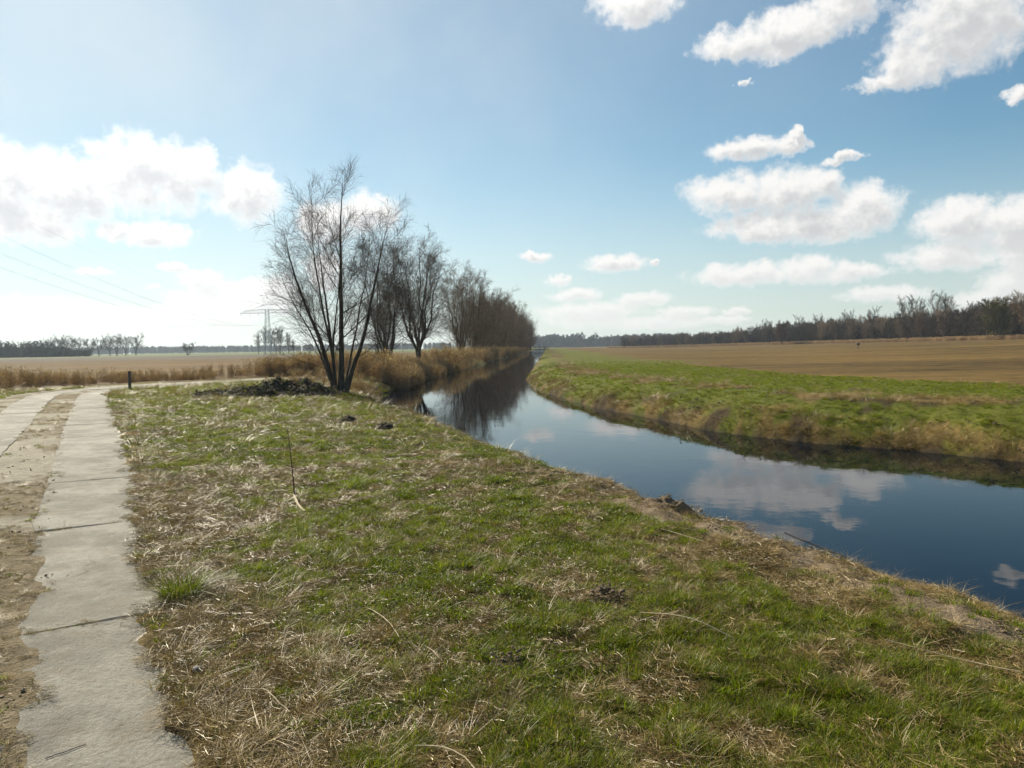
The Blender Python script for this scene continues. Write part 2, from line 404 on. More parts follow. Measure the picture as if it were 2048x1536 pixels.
# ------------------------------------------------------------------ lay of the land
WATER_Z = -0.75
EDGE_L = [(60, -62), (18, -20), (9.5, -8), (6.4, -1.5), (4.75, 3.6), (4.1, 5.5), (3.3, 7.4), (2.45, 9.4), (1.3, 12.0), (0.55, 13.7), (-0.85, 17.8), (-2.6, 23), (-4.5, 27.8), (-5.6, 31.0), (-6.5, 34.5), (-6.9, 38), (-6.7, 44), (-6.2, 60), (-4.5, 89.5), (-2.6, 129), (-0.4, 176), (4.6, 280), (11.8, 430), (35, 910)]
EDGE_R = [(72, -50), (28, -9), (20, 1.5), (14.5, 8.5), (9.9, 14.24), (8.5, 16.16), (6.9, 17.7), (5.4, 20.2), (4.3, 24.7), (3.05, 28.7), (1.87, 36.5), (1.1, 43.5), (0.95, 53.5), (2.0, 76), (4.3, 123), (11.6, 273), (19.1, 430), (42, 910)]
CANAL = EDGE_L + EDGE_R[::-1]
TR = catmull([(3.2, -5.4), (1.0, -1.75), (-1.0, 1.7), (-1.67, 2.87), (-2.58, 4.45), (-4.12, 7.17), (-5.55, 9.75), (-6.95, 12.15), (-8.37, 14.66), (-9.88, 17.3), (-11.4, 20), (-13.4, 23.5), (-16.0, 28.1), (-17.35, 30.7), (-18.05, 32.8), (-17.95, 34.8), (-16.95, 36.9), (-15.4, 39.1), (-13.3, 41.6), (-10.6, 43.8)], 8)
_t = np.gradient(TR, axis=0); _t /= np.linalg.norm(_t, axis=1, keepdims=True)
TL = TR + np.c_[-_t[:, 1], _t[:, 0]] * 1.80

WOOD = [(95, 660), (128, 590), (161, 500), (176, 440), (184, 390), (188, 340), (190, 270), (196, 215), (205, 160)]
def canal_coords(x, y):
    dl = poly_dist(x, y, EDGE_L); dr = poly_dist(x, y, EDGE_R); ins = inside(x, y, CANAL)
    return dl, dr, ins
def land(x, y, want=False):
    x = np.asarray(x, float); y = np.asarray(y, float)
    dl, dr, ins = canal_coords(x, y)
    right = (~ins) & (dr < dl)
    rr = np.hypot(x, y)
    s = np.where(right, dr, dl)
    wob = (fbm(x, y, 0.9, 3, 5) - 0.5) * 0.9 * ss(s, 0.0, 0.8)
    sw = np.maximum(s + wob, 0)
    zl = np.interp(sw, [0, .3, .75, 1.5, 3.0, 6], [-.85, -.55, -.27, -.11, -.02, 0.0])
    zr = np.interp(sw, [0, .25, 1.0, 2.0, 3.2, 7, 14], [-.85, -.52, -.16, .10, .17, .12, .04])
    z = np.where(right, zr, zl)
    z = np.where(ins, -0.86 - 0.5 * ss(np.minimum(dl, dr), 0, 2.0), z)
    # gentle unevenness
    rough = np.where(ins, 0, 1.0)
    z = z + rough * ((fbm(x, y, 0.35, 3, 11) - .5) * .10 * ss(s, .2, 1.5) + (fbm(x, y, 2.2, 3, 21) - .5) * .06 * ss(60 - rr, 0, 30) + (fbm(x, y, 5.0, 2, 23) - .5) * .055 * ss(30 - rr, 0, 15) * ss(s, .5, 1.5))
    # clods and rough slump on the banks
    bank = ss(s, 0, .25) * (1 - ss(s, 1.6, 3.0)) * rough
    z = z + bank * ((fbm(x, y, 3.1, 3, 31) - .5) * .22 * np.where(right, .55, .8))
    # far fields tilt a little
    z = z + np.where(right, ss(dr, 18, 90) * (0.01315 * x - 0.00392 * np.minimum(y, 680)) * ss(y, 20, 90), 0)
    # a bump of dug earth sitting on the near bank
    # track: bed of the slabs lies lower than the verge
    dR = poly_dist(x, y, TR); dT = poly_dist(x, y, TL)
    hw = np.interp(y, [2.5, 4.5, 7, 10, 14], [.25, .27, .33, .40, .45])
    jig = (fbm(x, y, 2.4, 4, 41, .6) - .5) * .34 + (fbm(x, y, 9, 2, 43) - .5) * .12
    inR = 1 - ss(dR + jig, hw - .03, hw + .10)
    inL = 1 - ss(dT + jig * .6, .44, .55)
    strip = np.maximum(inR, inL)
    side = ss(np.minimum(dR, dT), 0, 4)
    mid = (dR < 1.9) & (dT < 1.9)
    z = np.where(strip > 0, z * (1 - strip) + strip * (-0.018), z)
    verge = (1 - ss(np.minimum(dR, dT), .6, 1.6)) * (1 - strip) * np.where(mid, .004, .022)
    flat = 1 - ss(np.minimum(dR, dT), .9, 2.5)
    z = z * (1 - .75 * flat * (1 - strip)) + verge + .006 * (1 - strip) * flat
    if want: return z, dict(dl=dl, dr=dr, ins=ins, right=right, s=s, dR=dR, dT=dT, strip=strip, mid=mid, r=rr, bank=bank)
    return z
def zat(x, y): return float(land(np.array([x]), np.array([y]))[0])

def greenness(x, y, q):
    """0 straw .. 1 lush"""
    n = fbm(x, y, 0.55, 2, 51, .5); n2 = fbm(x, y, 2.1, 2, 57, .6); n3 = fbm(x, y, 6.5, 2, 59, .6)
    near = 1 - ss(np.hypot(x, y), 12, 26)
    g = n * .36 + n2 * (.30 + .18 * (1 - near)) + n3 * .34 * near + n * .16 * (1 - near)
    bias = np.zeros_like(g)
    bias += -.07 * (1 - ss(q['dR'], .4, 1.1)) + .035 * ss(q['dR'], 1.0, 1.6) * (1 - ss(q['dR'], 3.0, 4.5)) * ss(y, 4, 6)                         # dry litter beside the slabs
    bias += .15 * ss(x, .1, 1.4) * (1 - ss(y, 4.4, 6.2)) + .03 * ss(x, -1.5, 0)               # lush corner low in the frame
    bias += .115 * ss(y, 11, 15) * ss(x, -12, -5) + .03 * ss(y, 6.5, 9) + .05 * ss(y, 8, 20)
    bias += -.06 * (1 - ss(x, -1.0, .3)) * (1 - ss(y, 3.4, 5.0))
    bias += -.05 * ss(y, 6, 7) * (1 - ss(y, 9, 11))
    left_s = np.where(q['right'], 9, q['dl'])
    bias += -.20 * (1 - ss(left_s, .7, 1.7))
    # the mown strip across the water
    rs = q['dr']
    rb = np.interp(rs, [0, .5, .9, 1.3, 2.0, 2.8, 3.6, 5, 7], [-.09, .0, .10, .17, .10, -.07, -.02, .13, .24])
    bias = np.where(q['right'], rb, bias)
    return ss(g + bias - .004, .44, .55)

C_STRAW = np.array([.145, .10, .036]); C_SOIL = np.array([.036, .026, .014]); C_GREEN = np.array([.100, .120, .014])
C_SAND = np.array([.285, .26, .205]); C_STUB = np.array([.094, .060, .018]); C_TILL = np.array([.075, .062, .046]); C_BANK = np.array([.18, .137, .090])
def bare_soil(x, y, ls):
    w = (fbm(x, y, 1.3, 3, 73, .6) - .5) * 1.1
    return (1 - ss(ls + w * .8, 1.55, 1.9)) * ss(ls, .35, .6) * (.45 + .55 * ss(fbm(x, y, .5, 3, 71), .34, .48)) * (1 - ss(y, 7, 13))
def land_color(x, y, q):
    g = greenness(x, y, q)[:, None]
    n = fbm(x, y, 1.7, 4, 61)[:, None]
    c = lerp(lerp(C_SOIL, C_STRAW, ss(n, .35, .6)), np.where(q['right'][:, None], C_GREEN * .8, C_GREEN * np.where(q['r'] < 20, .6, .95)[:, None]), g * .85)
    # bare trodden soil along the near bank edge
    ls = np.where(q['right'] | q['ins'], 9, q['dl'])
    b = bare_soil(x, y, ls)[:, None]
    c = lerp(c, C_BANK, b)
    # track middle and the outer sandy shoulder
    dmin = np.minimum(q['dR'], q['dT'])
    sand = np.maximum(np.where(q['mid'], 1.0, 0), (1 - ss(q['dT'], 1.0, 2.6)) * (q['dR'] > 1.5) * 1.0)
    sn = ss(fbm(x, y, .9, 4, 81, .6) + .07 * ss(y, 6, 9) * (1 - ss(y, 13, 18)) - .24 * (1 - ss(y, 5, 8)), .42, .56)
    c = lerp(c, lerp(np.array([.15, .12, .075]), C_SAND, sn[:, None]), (sand * .95)[:, None])
    # right-hand strip of grass, then the stubble
    dr = q['dr']; e = 12.0 + 4.0 * (fbm(x, y, .12, 3, 91) - .5) * 2 + 3.0 * (fbm(x, y, .7, 3, 93) - .5)
    w = np.where(q['right'], ss(dr, e - 3.0, e + 3.0), 0)[:, None]
    stub = C_STUB * (0.8 + .4 * fbm(x * .15, y, .05, 3, 95))[:, None]
    strip_far = np.where(q['right'] & (x > 150 - .25 * np.maximum(y - 420, 0)), 1.0, 0)[:, None]
    wd = poly_dist(x, y, WOOD)
    stub = lerp(stub, np.array([.20, .145, .07]), ((1 - ss(wd, 10, 22)) * .9)[:, None])
    c = lerp(c, stub, w)
    # left field: stubble, then a tilled band and winter green far off
    lf = ((~q['right']) & (~q['ins']) & (y > 36)) | ((x < -24) & (~q['right']))
    lfw = np.where(lf, ss(q['dl'], 6, 9) * ss(q['dT'], 1.5, 4), 0)[:, None]
    c = lerp(c, stub * np.array([1.0, .92, .8]), lfw)
    till = lf * ss(y + .25 * x, 150, 165) * (1 - ss(y + .1 * x, 330, 345)) * (1 - ss(x, -75, -60))
    grn = lf * ss(y + .1 * x, 330, 345) * (1 - ss(x, -60, -20))
    c = lerp(c, C_TILL, (till)[:, None]); c = lerp(c, np.array([.09, .115, .04]), (grn * .85)[:, None])
    c = np.where(q['ins'][:, None], np.array([.03, .026, .02]), c)
    wet = (1 - ss(q['s'], .0, .35))[:, None] * .45
    return c * (1 - wet)

# ground sheet: rings of quads that grow with distance, cut into the pieces of the setting
ang = np.concatenate([np.arange(-52, 52, .2), np.arange(52, 308, 2.56)]) * math.pi / 180
rads = [0.5]
while rads[-1] < 7000: rads.append(rads[-1] * 1.0195 + .004)
rads = np.array(rads)
AA, RR = np.meshgrid(ang, rads)
gx = (RR * np.sin(AA)).ravel(); gy = (RR * np.cos(AA)).ravel()
gz, gq = land(gx, gy, True)
gcol = land_color(gx, gy, gq)
na, nr = len(ang), len(rads)
ii = np.arange(nr * na).reshape(nr, na); jj = np.roll(ii, -1, axis=1)
GQ = np.stack([ii[:-1], ii[1:], jj[1:], jj[:-1]], -1).reshape(-1, 4)
fx = gx[GQ].mean(1); fy = gy[GQ].mean(1)
_dl, _dr, _ins = canal_coords(fx, fy)
_right = (~_ins) & (_dr < _dl)
_dT = poly_dist(fx, fy, TL)
region = np.zeros(len(GQ), int)
region[_right] = 1
region[_right & (_dr > 11.5)] = 2
region[(~_right) & (~_ins) & (((fy > 40) & (_dl > 8) & (_dT > 4)) | ((fx < -26) & (_dT > 4)))] = 3
gverts = np.c_[gx, gy, gz]
# centre cap below the viewer
REG = [('ground', M_GROUND, 'rough grass and straw covered bank on the near side of the canal'),
       ('meadow', M_GROUND, 'mown green grass strip on the far bank across the water'),
       ('field_right', M_FIELD, 'brown stubble field stretching to the wood'),
       ('field_left', M_FIELD, 'brown stubble field behind the reeds')]
for k, (nm, mt, lb) in enumerate(REG):
    F = GQ[region == k]
    used, inv = np.unique(F, return_inverse=True)
    v = gverts[used]; c = gcol[used]; F2 = inv.reshape(-1, 4)
    if k == 0:
        base = len(v); v = np.vstack([v, [[0, 0, 0]]]); c = np.vstack([c, C_STRAW[None]])
        i0 = np.searchsorted(used, ii[0]); tri = np.stack([i0, np.roll(i0, -1), np.full(na, base)], -1)
        me = mesh_np(nm, v, [F2, tri], mt, c, True)
    else:
        me = mesh_np(nm, v, F2, mt, c, True)
    add(nm, me, label=lb, kind='structure')

# water sheet between the banks
el_ = catmull(EDGE_L, 4); er_ = catmull(EDGE_R, 5)
n_w = 120
def resample(P, n):
    d = np.r_[0, np.cumsum(np.hypot(*np.diff(P, axis=0).T))]
    t = np.linspace(0, 1, n) ** 1.0 * d[-1]
    return np.c_[np.interp(t, d, P[:, 0]), np.interp(t, d, P[:, 1])]
def offset(P, k):
    t = np.gradient(P, axis=0); t /= np.linalg.norm(t, axis=1, keepdims=True)
    return P + np.c_[-t[:, 1], t[:, 0]] * k
wl = offset(resample(np.array(EDGE_L, float), 400), 1.0); wr = offset(resample(np.array(EDGE_R, float), 400), -1.0)
wv = np.r_[np.c_[wl, np.full(400, WATER_Z)], np.c_[wr, np.full(400, WATER_Z)]]
wf = np.array([(i, i + 400, i + 401, i + 1) for i in range(399)])
add('water', mesh_np('water', wv, wf, M_WATER), label='still dark canal water mirroring the sky', kind='structure')

# ------------------------------------------------------------------ concrete slabs of the track
rng = np.random.default_rng(7)
def arc_param(P):
    return np.r_[0, np.cumsum(np.hypot(*np.diff(P, axis=0).T))]
track = bpy.data.objects.new('concrete_track', None); COL.objects.link(track)
track['kind'] = 'structure'; track['label'] = 'two strips of worn concrete slabs forming a farm track'
def lay_slabs(P, seam_y, step, s_from, s_to):
    d = arc_param(P)
    s0 = np.interp(seam_y, P[:, 1][:110], d[:110])
    k0 = math.ceil((s_from - s0) / step); k1 = math.floor((s_to - s0) / step)
    for k in range(k0, k1):
        a, b = s0 + k * step, s0 + (k + 1) * step
        g = .010 + .009 * rng.random()
        n = 9; t = np.linspace(a + g, b - g, n)
        pc = np.c_[np.interp(t, d, P[:, 0]), np.interp(t, d, P[:, 1])]
        # slabs are straight: chord unless on the bend
        SEAMS.append((pc[-1].copy(), pc[-1] - pc[-2]))
        chord = np.linspace(pc[0], pc[-1], n)
        pc = chord * .8 + pc * .2
        dr_ = (pc[-1] - pc[0]) / np.linalg.norm(pc[-1] - pc[0]); nn = np.array([-dr_[1], dr_[0]])
        sh = rng.normal(0, .02); hwid = .52
        tilt = rng.normal(0, .004); zt = .012 + rng.normal(0, .004)
        rows = []
        for i, p in enumerate(pc):
            jl, jr = rng.normal(0, .012, 2)
            jl -= .05 * (i in (0, n - 1)) * rng.random(); jr -= .05 * (i in (0, n - 1)) * rng.random()
            skew = dr_ * rng.normal(0, .008)
            row = []
            for u in (-1, -.5, 0, .5, 1):
                w = hwid + (jl if u > 0 else jr)
                q = p + nn * (u * w + sh) + skew * (1 if i in (0, n - 1) else 0)
                row.append((q[0], q[1], zt + tilt * u))
            rows.append(row)
        m = 5; v = [p for r_ in rows for p in r_]; top = len(v)
        f = [(i * m + j, (i + 1) * m + j, (i + 1) * m + j + 1, i * m + j + 1) for i in range(n - 1) for j in range(m - 1)]
        loop = [j for j in range(m)] + [i * m + m - 1 for i in range(1, n)] + [(n - 1) * m + j for j in range(m - 2, -1, -1)] + [i * m for i in range(n - 2, 0, -1)]
        cx, cy = pc.mean(0)
        for ring, (dz, sc) in enumerate(((-.012, 1.012), (-.14, 1.012))):
            for q in loop: v.append((cx + (v[q][0] - cx) * sc, cy + (v[q][1] - cy) * sc, v[q][2] + dz))
        L = len(loop)
        for i in range(L):
            j = (i + 1) % L
            f.append((loop[j], loop[i], top + i, top + j)); f.append((top + j, top + i, top + L + i, top + L + j))
        v = np.array(v); v[:, 0] -= cx; v[:, 1] -= cy
        fa = np.array(f)[:, ::-1]
        me = mesh_np('slab', v, fa, M_CONC, None, False)
        add('slab', me, track, loc=(cx, cy, 0))
dTR = arc_param(TR); dTL = arc_param(TL)
SEAMS = []
lay_slabs(TR, 4.47, 2.93, 4.0, dTR[-1])
lay_slabs(TL, 13.2, 2.93, 4.0, dTL[-1])

# ------------------------------------------------------------------ small plants and litter, scattered
def scatter_tree():
    ng = bpy.data.node_groups.new('scatter', 'GeometryNodeTree')
    return ng
def scatter(name, protos, pos, rot, scl, idx, label, category, kind='stuff'):
    """instances of proto meshes on points, held by one object"""
    c = bpy.data.collections.new('protos_' + name)
    for i, me in enumerate(protos):
        o = bpy.data.objects.new('p%03d_%s' % (i, name), me); c.objects.link(o)
    me = bpy.data.meshes.new(name)
    n = len(pos); me.vertices.add(n); me.vertices.foreach_set('co', np.asarray(pos, np.float32).ravel())
    a = me.attributes.new('rot', 'FLOAT_VECTOR', 'POINT'); a.data.foreach_set('vector', np.asarray(rot, np.float32).ravel())
    a = me.attributes.new('scl', 'FLOAT', 'POINT'); a.data.foreach_set('value', np.asarray(scl, np.float32))
    a = me.attributes.new('idx', 'INT', 'POINT'); a.data.foreach_set('value', np.asarray(idx, np.int32))
    o = add(name, me, label=label, category=category, kind=kind)
    ng = bpy.data.node_groups.new('scatter_' + name, 'GeometryNodeTree')
    ng.interface.new_socket('Geometry', in_out='INPUT', socket_type='NodeSocketGeometry')
    ng.interface.new_socket('Geometry', in_out='OUTPUT', socket_type='NodeSocketGeometry')
    N = ng.nodes; L = ng.links
    gi = N.new('NodeGroupInput'); go = N.new('NodeGroupOutput')
    ci = N.new('GeometryNodeCollectionInfo'); ci.inputs[0].default_value = c
    ci.inputs['Separate Children'].default_value = True; ci.inputs['Reset Children'].default_value = True
    ip = N.new('GeometryNodeInstanceOnPoints'); ip.inputs['Pick Instance'].default_value = True
    def attr(nm, ty):
        x = N.new('GeometryNodeInputNamedAttribute'); x.data_type = ty; x.inputs['Name'].default_value = nm
        return x.outputs['Attribute']
    er = N.new('FunctionNodeEulerToRotation')
    L.new(attr('rot', 'FLOAT_VECTOR'), er.inputs[0]); L.new(er.outputs[0], ip.inputs['Rotation'])
    L.new(attr('scl', 'FLOAT'), ip.inputs['Scale']); L.new(attr('idx', 'INT'), ip.inputs['Instance Index'])
    L.new(gi.outputs[0], ip.inputs['Points']); L.new(ci.outputs[0], ip.inputs['Instance']); L.new(ip.outputs[0], go.inputs[0])
    md = o.modifiers.new('scatter', 'NODES'); md.node_group = ng
    return o

def blades(rng, n, R, h0, h1, w0, w1, lean, cA, cB, tip=None, segs=2, flat=0.0, cvar=.25):
    """n curved, tapering blades rooted within radius R"""
    a = rng.random(n) * 2 * math.pi; rr = R * np.sqrt(rng.random(n))
    base = np.c_[rr * np.cos(a), rr * np.sin(a), np.zeros(n) - .006]
    oa = a + rng.normal(0, .9, n); h = rng.uniform(h0, h1, n); ln = np.abs(rng.normal(lean, lean * .5, n)) * (0.5 + rr / R)
    wd = rng.uniform(w0, w1, n)
    out = np.c_[np.cos(oa), np.sin(oa), np.zeros(n)]; side = np.c_[-np.sin(oa), np.cos(oa), np.zeros(n)]
    tw = rng.normal(0, .6, n)[:, None]; side = side * np.cos(tw) + out * np.sin(tw)
    V = []; ts = np.linspace(0, 1, segs + 1)
    for t in ts:
        c = base + out * (ln * h)[:, None] * t ** 1.6 + np.array([0, 0, 1.]) * (h * (t - .35 * ln * t * t * .6))[:, None] * (1 - flat)
        w = wd * (1 - t) ** .7
        V.append(c - side * w[:, None] / 2); V.append(c + side * w[:, None] / 2)
    V = np.stack(V, 1)                     # n, 2(segs+1), 3
    k = 2 * (segs + 1); b = np.arange(n)[:, None] * k
    Q = np.concatenate([b + np.array([[2 * i, 2 * i + 1, 2 * i + 3, 2 * i + 2]]) for i in range(segs)])
    f = rng.random(n)[:, None]; col = lerp(np.array(cA), np.array(cB), f) * rng.uniform(1 - cvar, 1 + cvar, n)[:, None]
    C = np.repeat(col[:, None], k, 1)
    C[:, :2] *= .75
    if tip is not None: C[:, -2:] = lerp(C[:, -2:], np.array(tip), rng.random(n)[:, None, None] * .7)
    return V.reshape(-1, 3), Q, C.reshape(-1, 3)
def stalks(rng, n, R, l0, l1, w0, w1, zmax, cA, cB, curve=.3, align=None):
    """lying pieces of straw: flat three-sided rods"""
    a = rng.random(n) * 2 * math.pi; rr = R * np.sqrt(rng.random(n))
    c = np.c_[rr * np.cos(a), rr * np.sin(a), rng.uniform(.004, zmax, n)]
    o = rng.random(n) * 2 * math.pi if align is None else rng.normal(align, .5, n)
    L = rng.uniform(l0, l1, n); w = rng.uniform(w0, w1, n); k = rng.normal(0, curve, n); tilt = rng.normal(0, .12, n)
    ts = np.linspace(-.5, .5, 4); Pt = []
    for t in ts:
        oo = o + k * t
        Pt.append(c + np.c_[np.cos(oo), np.sin(oo), tilt + .12 * rng.normal(0, 1, n) * t] * (L * t)[:, None])
    Pt = np.stack(Pt, 1); Pt[:, :, 2] = np.maximum(Pt[:, :, 2], .002)
    V, Q = tubes(Pt, np.repeat(w[:, None] / 2, 4, 1), 3)
    col = lerp(np.array(cA), np.array(cB), rng.random(n)[:, None]) * rng.uniform(.7, 1.25, n)[:, None]
    return V, Q, np.repeat(col, 12, 0)
def leaves(rng, n, R, s0, s1, h, cA, cB):
    a = rng.random(n) * 2 * math.pi; rr = R * np.sqrt(rng.random(n))
    c = np.c_[rr * np.cos(a), rr * np.sin(a), rng.uniform(.0, h, n) * (1 - (rr / R) ** 2 * .7)]
    d = rng.normal(0, 1, (n, 3)); d[:, 2] = np.abs(d[:, 2]) * .35; d /= np.linalg.norm(d, axis=1, keepdims=True)
    s = np.cross(d, rng.normal(0, 1, (n, 3))); s /= np.linalg.norm(s, axis=1, keepdims=True)
    L = rng.uniform(s0, s1, n)[:, None]
    V = np.stack([c, c + d * L * .5 + s * L * .28, c + d * L, c + d * L * .5 - s * L * .28], 1)
    Q = np.arange(n * 4).reshape(n, 4)
    col = lerp(np.array(cA), np.array(cB), rng.random(n)[:, None]) * rng.uniform(.7, 1.25, n)[:, None]
    return V.reshape(-1, 3), Q, np.repeat(col, 4, 0)
def clod(rng, r, flat=.6, n=2):
    import bmesh
    bm = bmesh.new(); bmesh.ops.create_icosphere(bm, subdivisions=n, radius=1)
    v = np.array([q.co[:] for q in bm.verts]); f = np.array([[q.index for q in p.verts] for p in bm.faces]); bm.free()
    k = 1 + .35 * (fbm(v[:, 0] * 2 + 5 * rng.random(), v[:, 1] * 2 + v[:, 2] * 1.7, 1.3, 3, int(rng.integers(1e6))) - .5) * 2 + rng.normal(0, .06, len(v))
    v = v * k[:, None] * r; v[:, 2] *= flat
    return v, f
def pack(name, parts, mat):
    vs, fs, cs, b = [], [], [], 0
    for v, f, c in parts: vs.append(v); fs.append(f + b); cs.append(c); b += len(v)
    return mesh_np(name, np.concatenate(vs), np.concatenate(fs), mat, np.concatenate(cs))

rng = np.random.default_rng(21)
G1, G2, G3 = (.068, .100, .007), (.165, .195, .012), (.28, .23, .04)
S1, S2, S3 = (.35, .245, .09), (.17, .11, .036), (.55, .45, .25)
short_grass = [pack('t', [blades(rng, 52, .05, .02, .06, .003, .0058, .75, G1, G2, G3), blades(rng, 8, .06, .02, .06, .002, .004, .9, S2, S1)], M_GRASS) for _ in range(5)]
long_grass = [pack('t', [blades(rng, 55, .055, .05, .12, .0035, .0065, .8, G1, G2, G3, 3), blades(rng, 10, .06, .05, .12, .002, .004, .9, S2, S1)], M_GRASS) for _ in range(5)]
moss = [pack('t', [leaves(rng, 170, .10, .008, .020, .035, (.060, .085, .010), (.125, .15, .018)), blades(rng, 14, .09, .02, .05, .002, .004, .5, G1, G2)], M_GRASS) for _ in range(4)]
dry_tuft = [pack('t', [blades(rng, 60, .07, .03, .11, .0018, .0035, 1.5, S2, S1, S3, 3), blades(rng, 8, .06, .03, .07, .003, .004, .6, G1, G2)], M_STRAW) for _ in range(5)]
litter = [pack('t', [stalks(rng, 44, .17, .015, .08, .0018, .004, .022, S2, S1, .5), stalks(rng, 12, .17, .03, .13, .002, .0045, .03, S1, S3, .3), stalks(rng, 8, .17, .06, .2, .0015, .003, .03, S2, S1, .6), stalks(rng, 16, .17, .02, .08, .002, .004, .012, (.05, .034, .018), S2, .8)], M_STRAW) for _ in range(7)]
combed = [pack('t', [stalks(rng, 70, .16, .08, .32, .0015, .003, .035, S2, S1, .6, align=0.0)], M_STRAW) for _ in range(4)]
pale = [pack('t', [stalks(rng, 2, .05, .10, .40, .003, .0055, .03, S3, (.62, .54, .36), .35)], M_STRAW) for _ in range(8)]
def clods_mesh(n, R, r0, r1, ca, cb):
    P_ = []
    for _ in range(n):
        v, f = clod(rng, rng.uniform(r0, r1), .65, 1); a = rng.random() * 6.28; q = R * math.sqrt(rng.random())
        v = v + [q * math.cos(a), q * math.sin(a), .0]; P_.append((v, f, np.repeat(lerp(np.array(ca), np.array(cb), rng.random())[None], len(v), 0)))
    return pack('c', P_, M_CLOD)
crumbs = [clods_mesh(9, .12, .004, .017, (.12, .09, .062), (.23, .175, .12)) for _ in range(4)]

def sample_area(n, r0, r1, a0=-41, a1=41, power=1.0, rng=rng):
    """points in a wedge in front of the viewer, denser near"""
    u = rng.random(n); r = r0 * (r1 / r0) ** u if power == 0 else (r0 ** power + u * (r1 ** power - r0 ** power)) ** (1 / power)
    a = np.radians(rng.uniform(a0, a1, n)); return r * np.sin(a), r * np.cos(a)
def place(n, r0, r1, keep, power=1.0, a0=-41, a1=41):
    x, y = sample_area(n, r0, r1, a0, a1, power)
    z, q = land(x, y, True)
    k = keep(x, y, q)
    m = rng.random(n) < k
    return np.c_[x, y, z][m], {kk: v[m] for kk, v in q.items()}
def rots(n, tilt=.15): return np.c_[rng.normal(0, tilt, n), rng.normal(0, tilt, n), rng.random(n) * 2 * math.pi]

def near_bank(q): return (~q['right']) & (~q['ins']) & (q['dl'] > .12) & (q['strip'] < .35)
def in_tall(x, y, q):   # ground given over to the reeds, the field or the track
    return (~q['right']) & (((y > 41) & (q['dl'] > -1)) | ((q['dT'] < 1.2) & (q['dR'] > 1.2) & (y > 0)) | (x < -24))
def cluster(x, y, g):
    r_ = np.hypot(x, y); c1 = fbm(x, y, 7.0, 2, 191, .6); c2 = fbm(x, y, 3.2, 2, 193, .6)
    c = np.where(r_ < 14, c1 * .6 + c2 * .4, c2)
    t_ = lerp(.64, .41, g)
    return ss(c, t_, t_ + .05)
def k_green(x, y, q):
    g = greenness(x, y, q); g = g * cluster(x, y, g)
    return np.where(near_bank(q) & ~in_tall(x, y, q) & ~(q['mid']), (.04 + .96 * g) * (1 - .9 * bare_soil(x, y, q['dl'])), 0)
def k_straw(x, y, q):
    g = greenness(x, y, q); g = g * cluster(x, y, g)
    bare = bare_soil(x, y, q['dl'])
    return np.where(near_bank(q) & ~in_tall(x, y, q) & ~(q['mid']), (.15 + .85 * (1 - g)) * (1 - .8 * bare), 0)

def build_cover(name, bands, label, category):
    Ps, Rs, Ss, Is, protos = [], [], [], [], []
    for pr, n, r0, r1, keep, s0, s1, tilt, pw in bands:
        p, q = place(n, r0, r1, keep, pw)
        b = len(protos); protos_ids = b + rng.integers(0, len(pr), len(p)); protos += pr
        Ps.append(p); Rs.append(rots(len(p), tilt)); Is.append(protos_ids)
        Ss.append(rng.uniform(s0, s1, len(p)) * np.interp(np.hypot(p[:, 0], p[:, 1]), [0, 9, 18, 40], [1, 1.05, 1.5, 2.3]))
    return scatter(name, protos, np.concatenate(Ps), np.concatenate(Rs), np.concatenate(Ss), np.concatenate(Is), label, category)

lush = lambda x, y, q: k_green(x, y, q) * ss(greenness(x, y, q), .45, .9) * np.where((y < 6.5), 1, .5)
build_cover('grass', [
    (short_grass, 40000, 1.5, 12, k_green, .6, 1.1, .18, 1.3),
    (short_grass, 30000, 11, 42, k_green, .8, 1.3, .18, 1.3),
    (long_grass, 5000, 1.5, 9, lush, .45, .85, .2, 1.3),
    (moss, 14000, 1.5, 14, lambda x, y, q: k_green(x, y, q) * ss(fbm(x, y, .8, 3, 99), .44, .54), .7, 1.3, .1, 1.2)],
    'short green grass and moss on the near bank', 'grass')
build_cover('straw_litter', [
    (litter, 15000, 1.5, 11, k_straw, .45, .8, .12, 1.3),
    (litter, 5500, 10, 30, k_straw, .6, .95, .12, 1.3),
    (dry_tuft, 9000, 1.5, 11, k_straw, .45, .9, .25, 1.3),
    (dry_tuft, 9000, 10, 42, k_straw, .8, 1.3, .25, 1.3),
    (combed, 1400, 1.5, 12, lambda x, y, q: k_straw(x, y, q) * ss(fbm(x, y, .7, 3, 123), .5, .62), .4, .8, .08, 1.3),
    (pale, 900, 1.5, 14, lambda x, y, q: k_straw(x, y, q) * (.35 + .65 * ss(fbm(x, y, .45, 3, 131), .5, .65)), .3, .9, .06, 1.3)],
    'dry straw and flattened dead grass lying over the near bank', 'straw')
build_cover('soil_crumbs', [
    (crumbs, 5000, 2, 14, lambda x, y, q: np.where(near_bank(q) & (q['dl'] < 2.2), .7, 0.0) * (q['strip'] < .3) * ~q['right'] * ~q['ins'], .25, .8, .3, 1.3),
    (crumbs, 2200, 2, 16, lambda x, y, q: np.where(q['mid'] & (q['strip'] < .3), .35, 0), .4, 1.0, .3, 1.3)],
    'crumbled brown soil along the bank edge and track middle', 'soil')
midgrass = lambda x, y, q: np.where((q['mid'] | ((q['dT'] < 2.6) & (q['dR'] > 1.5))) & (q['strip'] < .25), ss(.62 - fbm(x, y, .9, 4, 81, .6) - .07 * ss(y, 6, 9) * (1 - ss(y, 13, 18)) + .24 * (1 - ss(y, 5, 8)), .03, .16), 0)
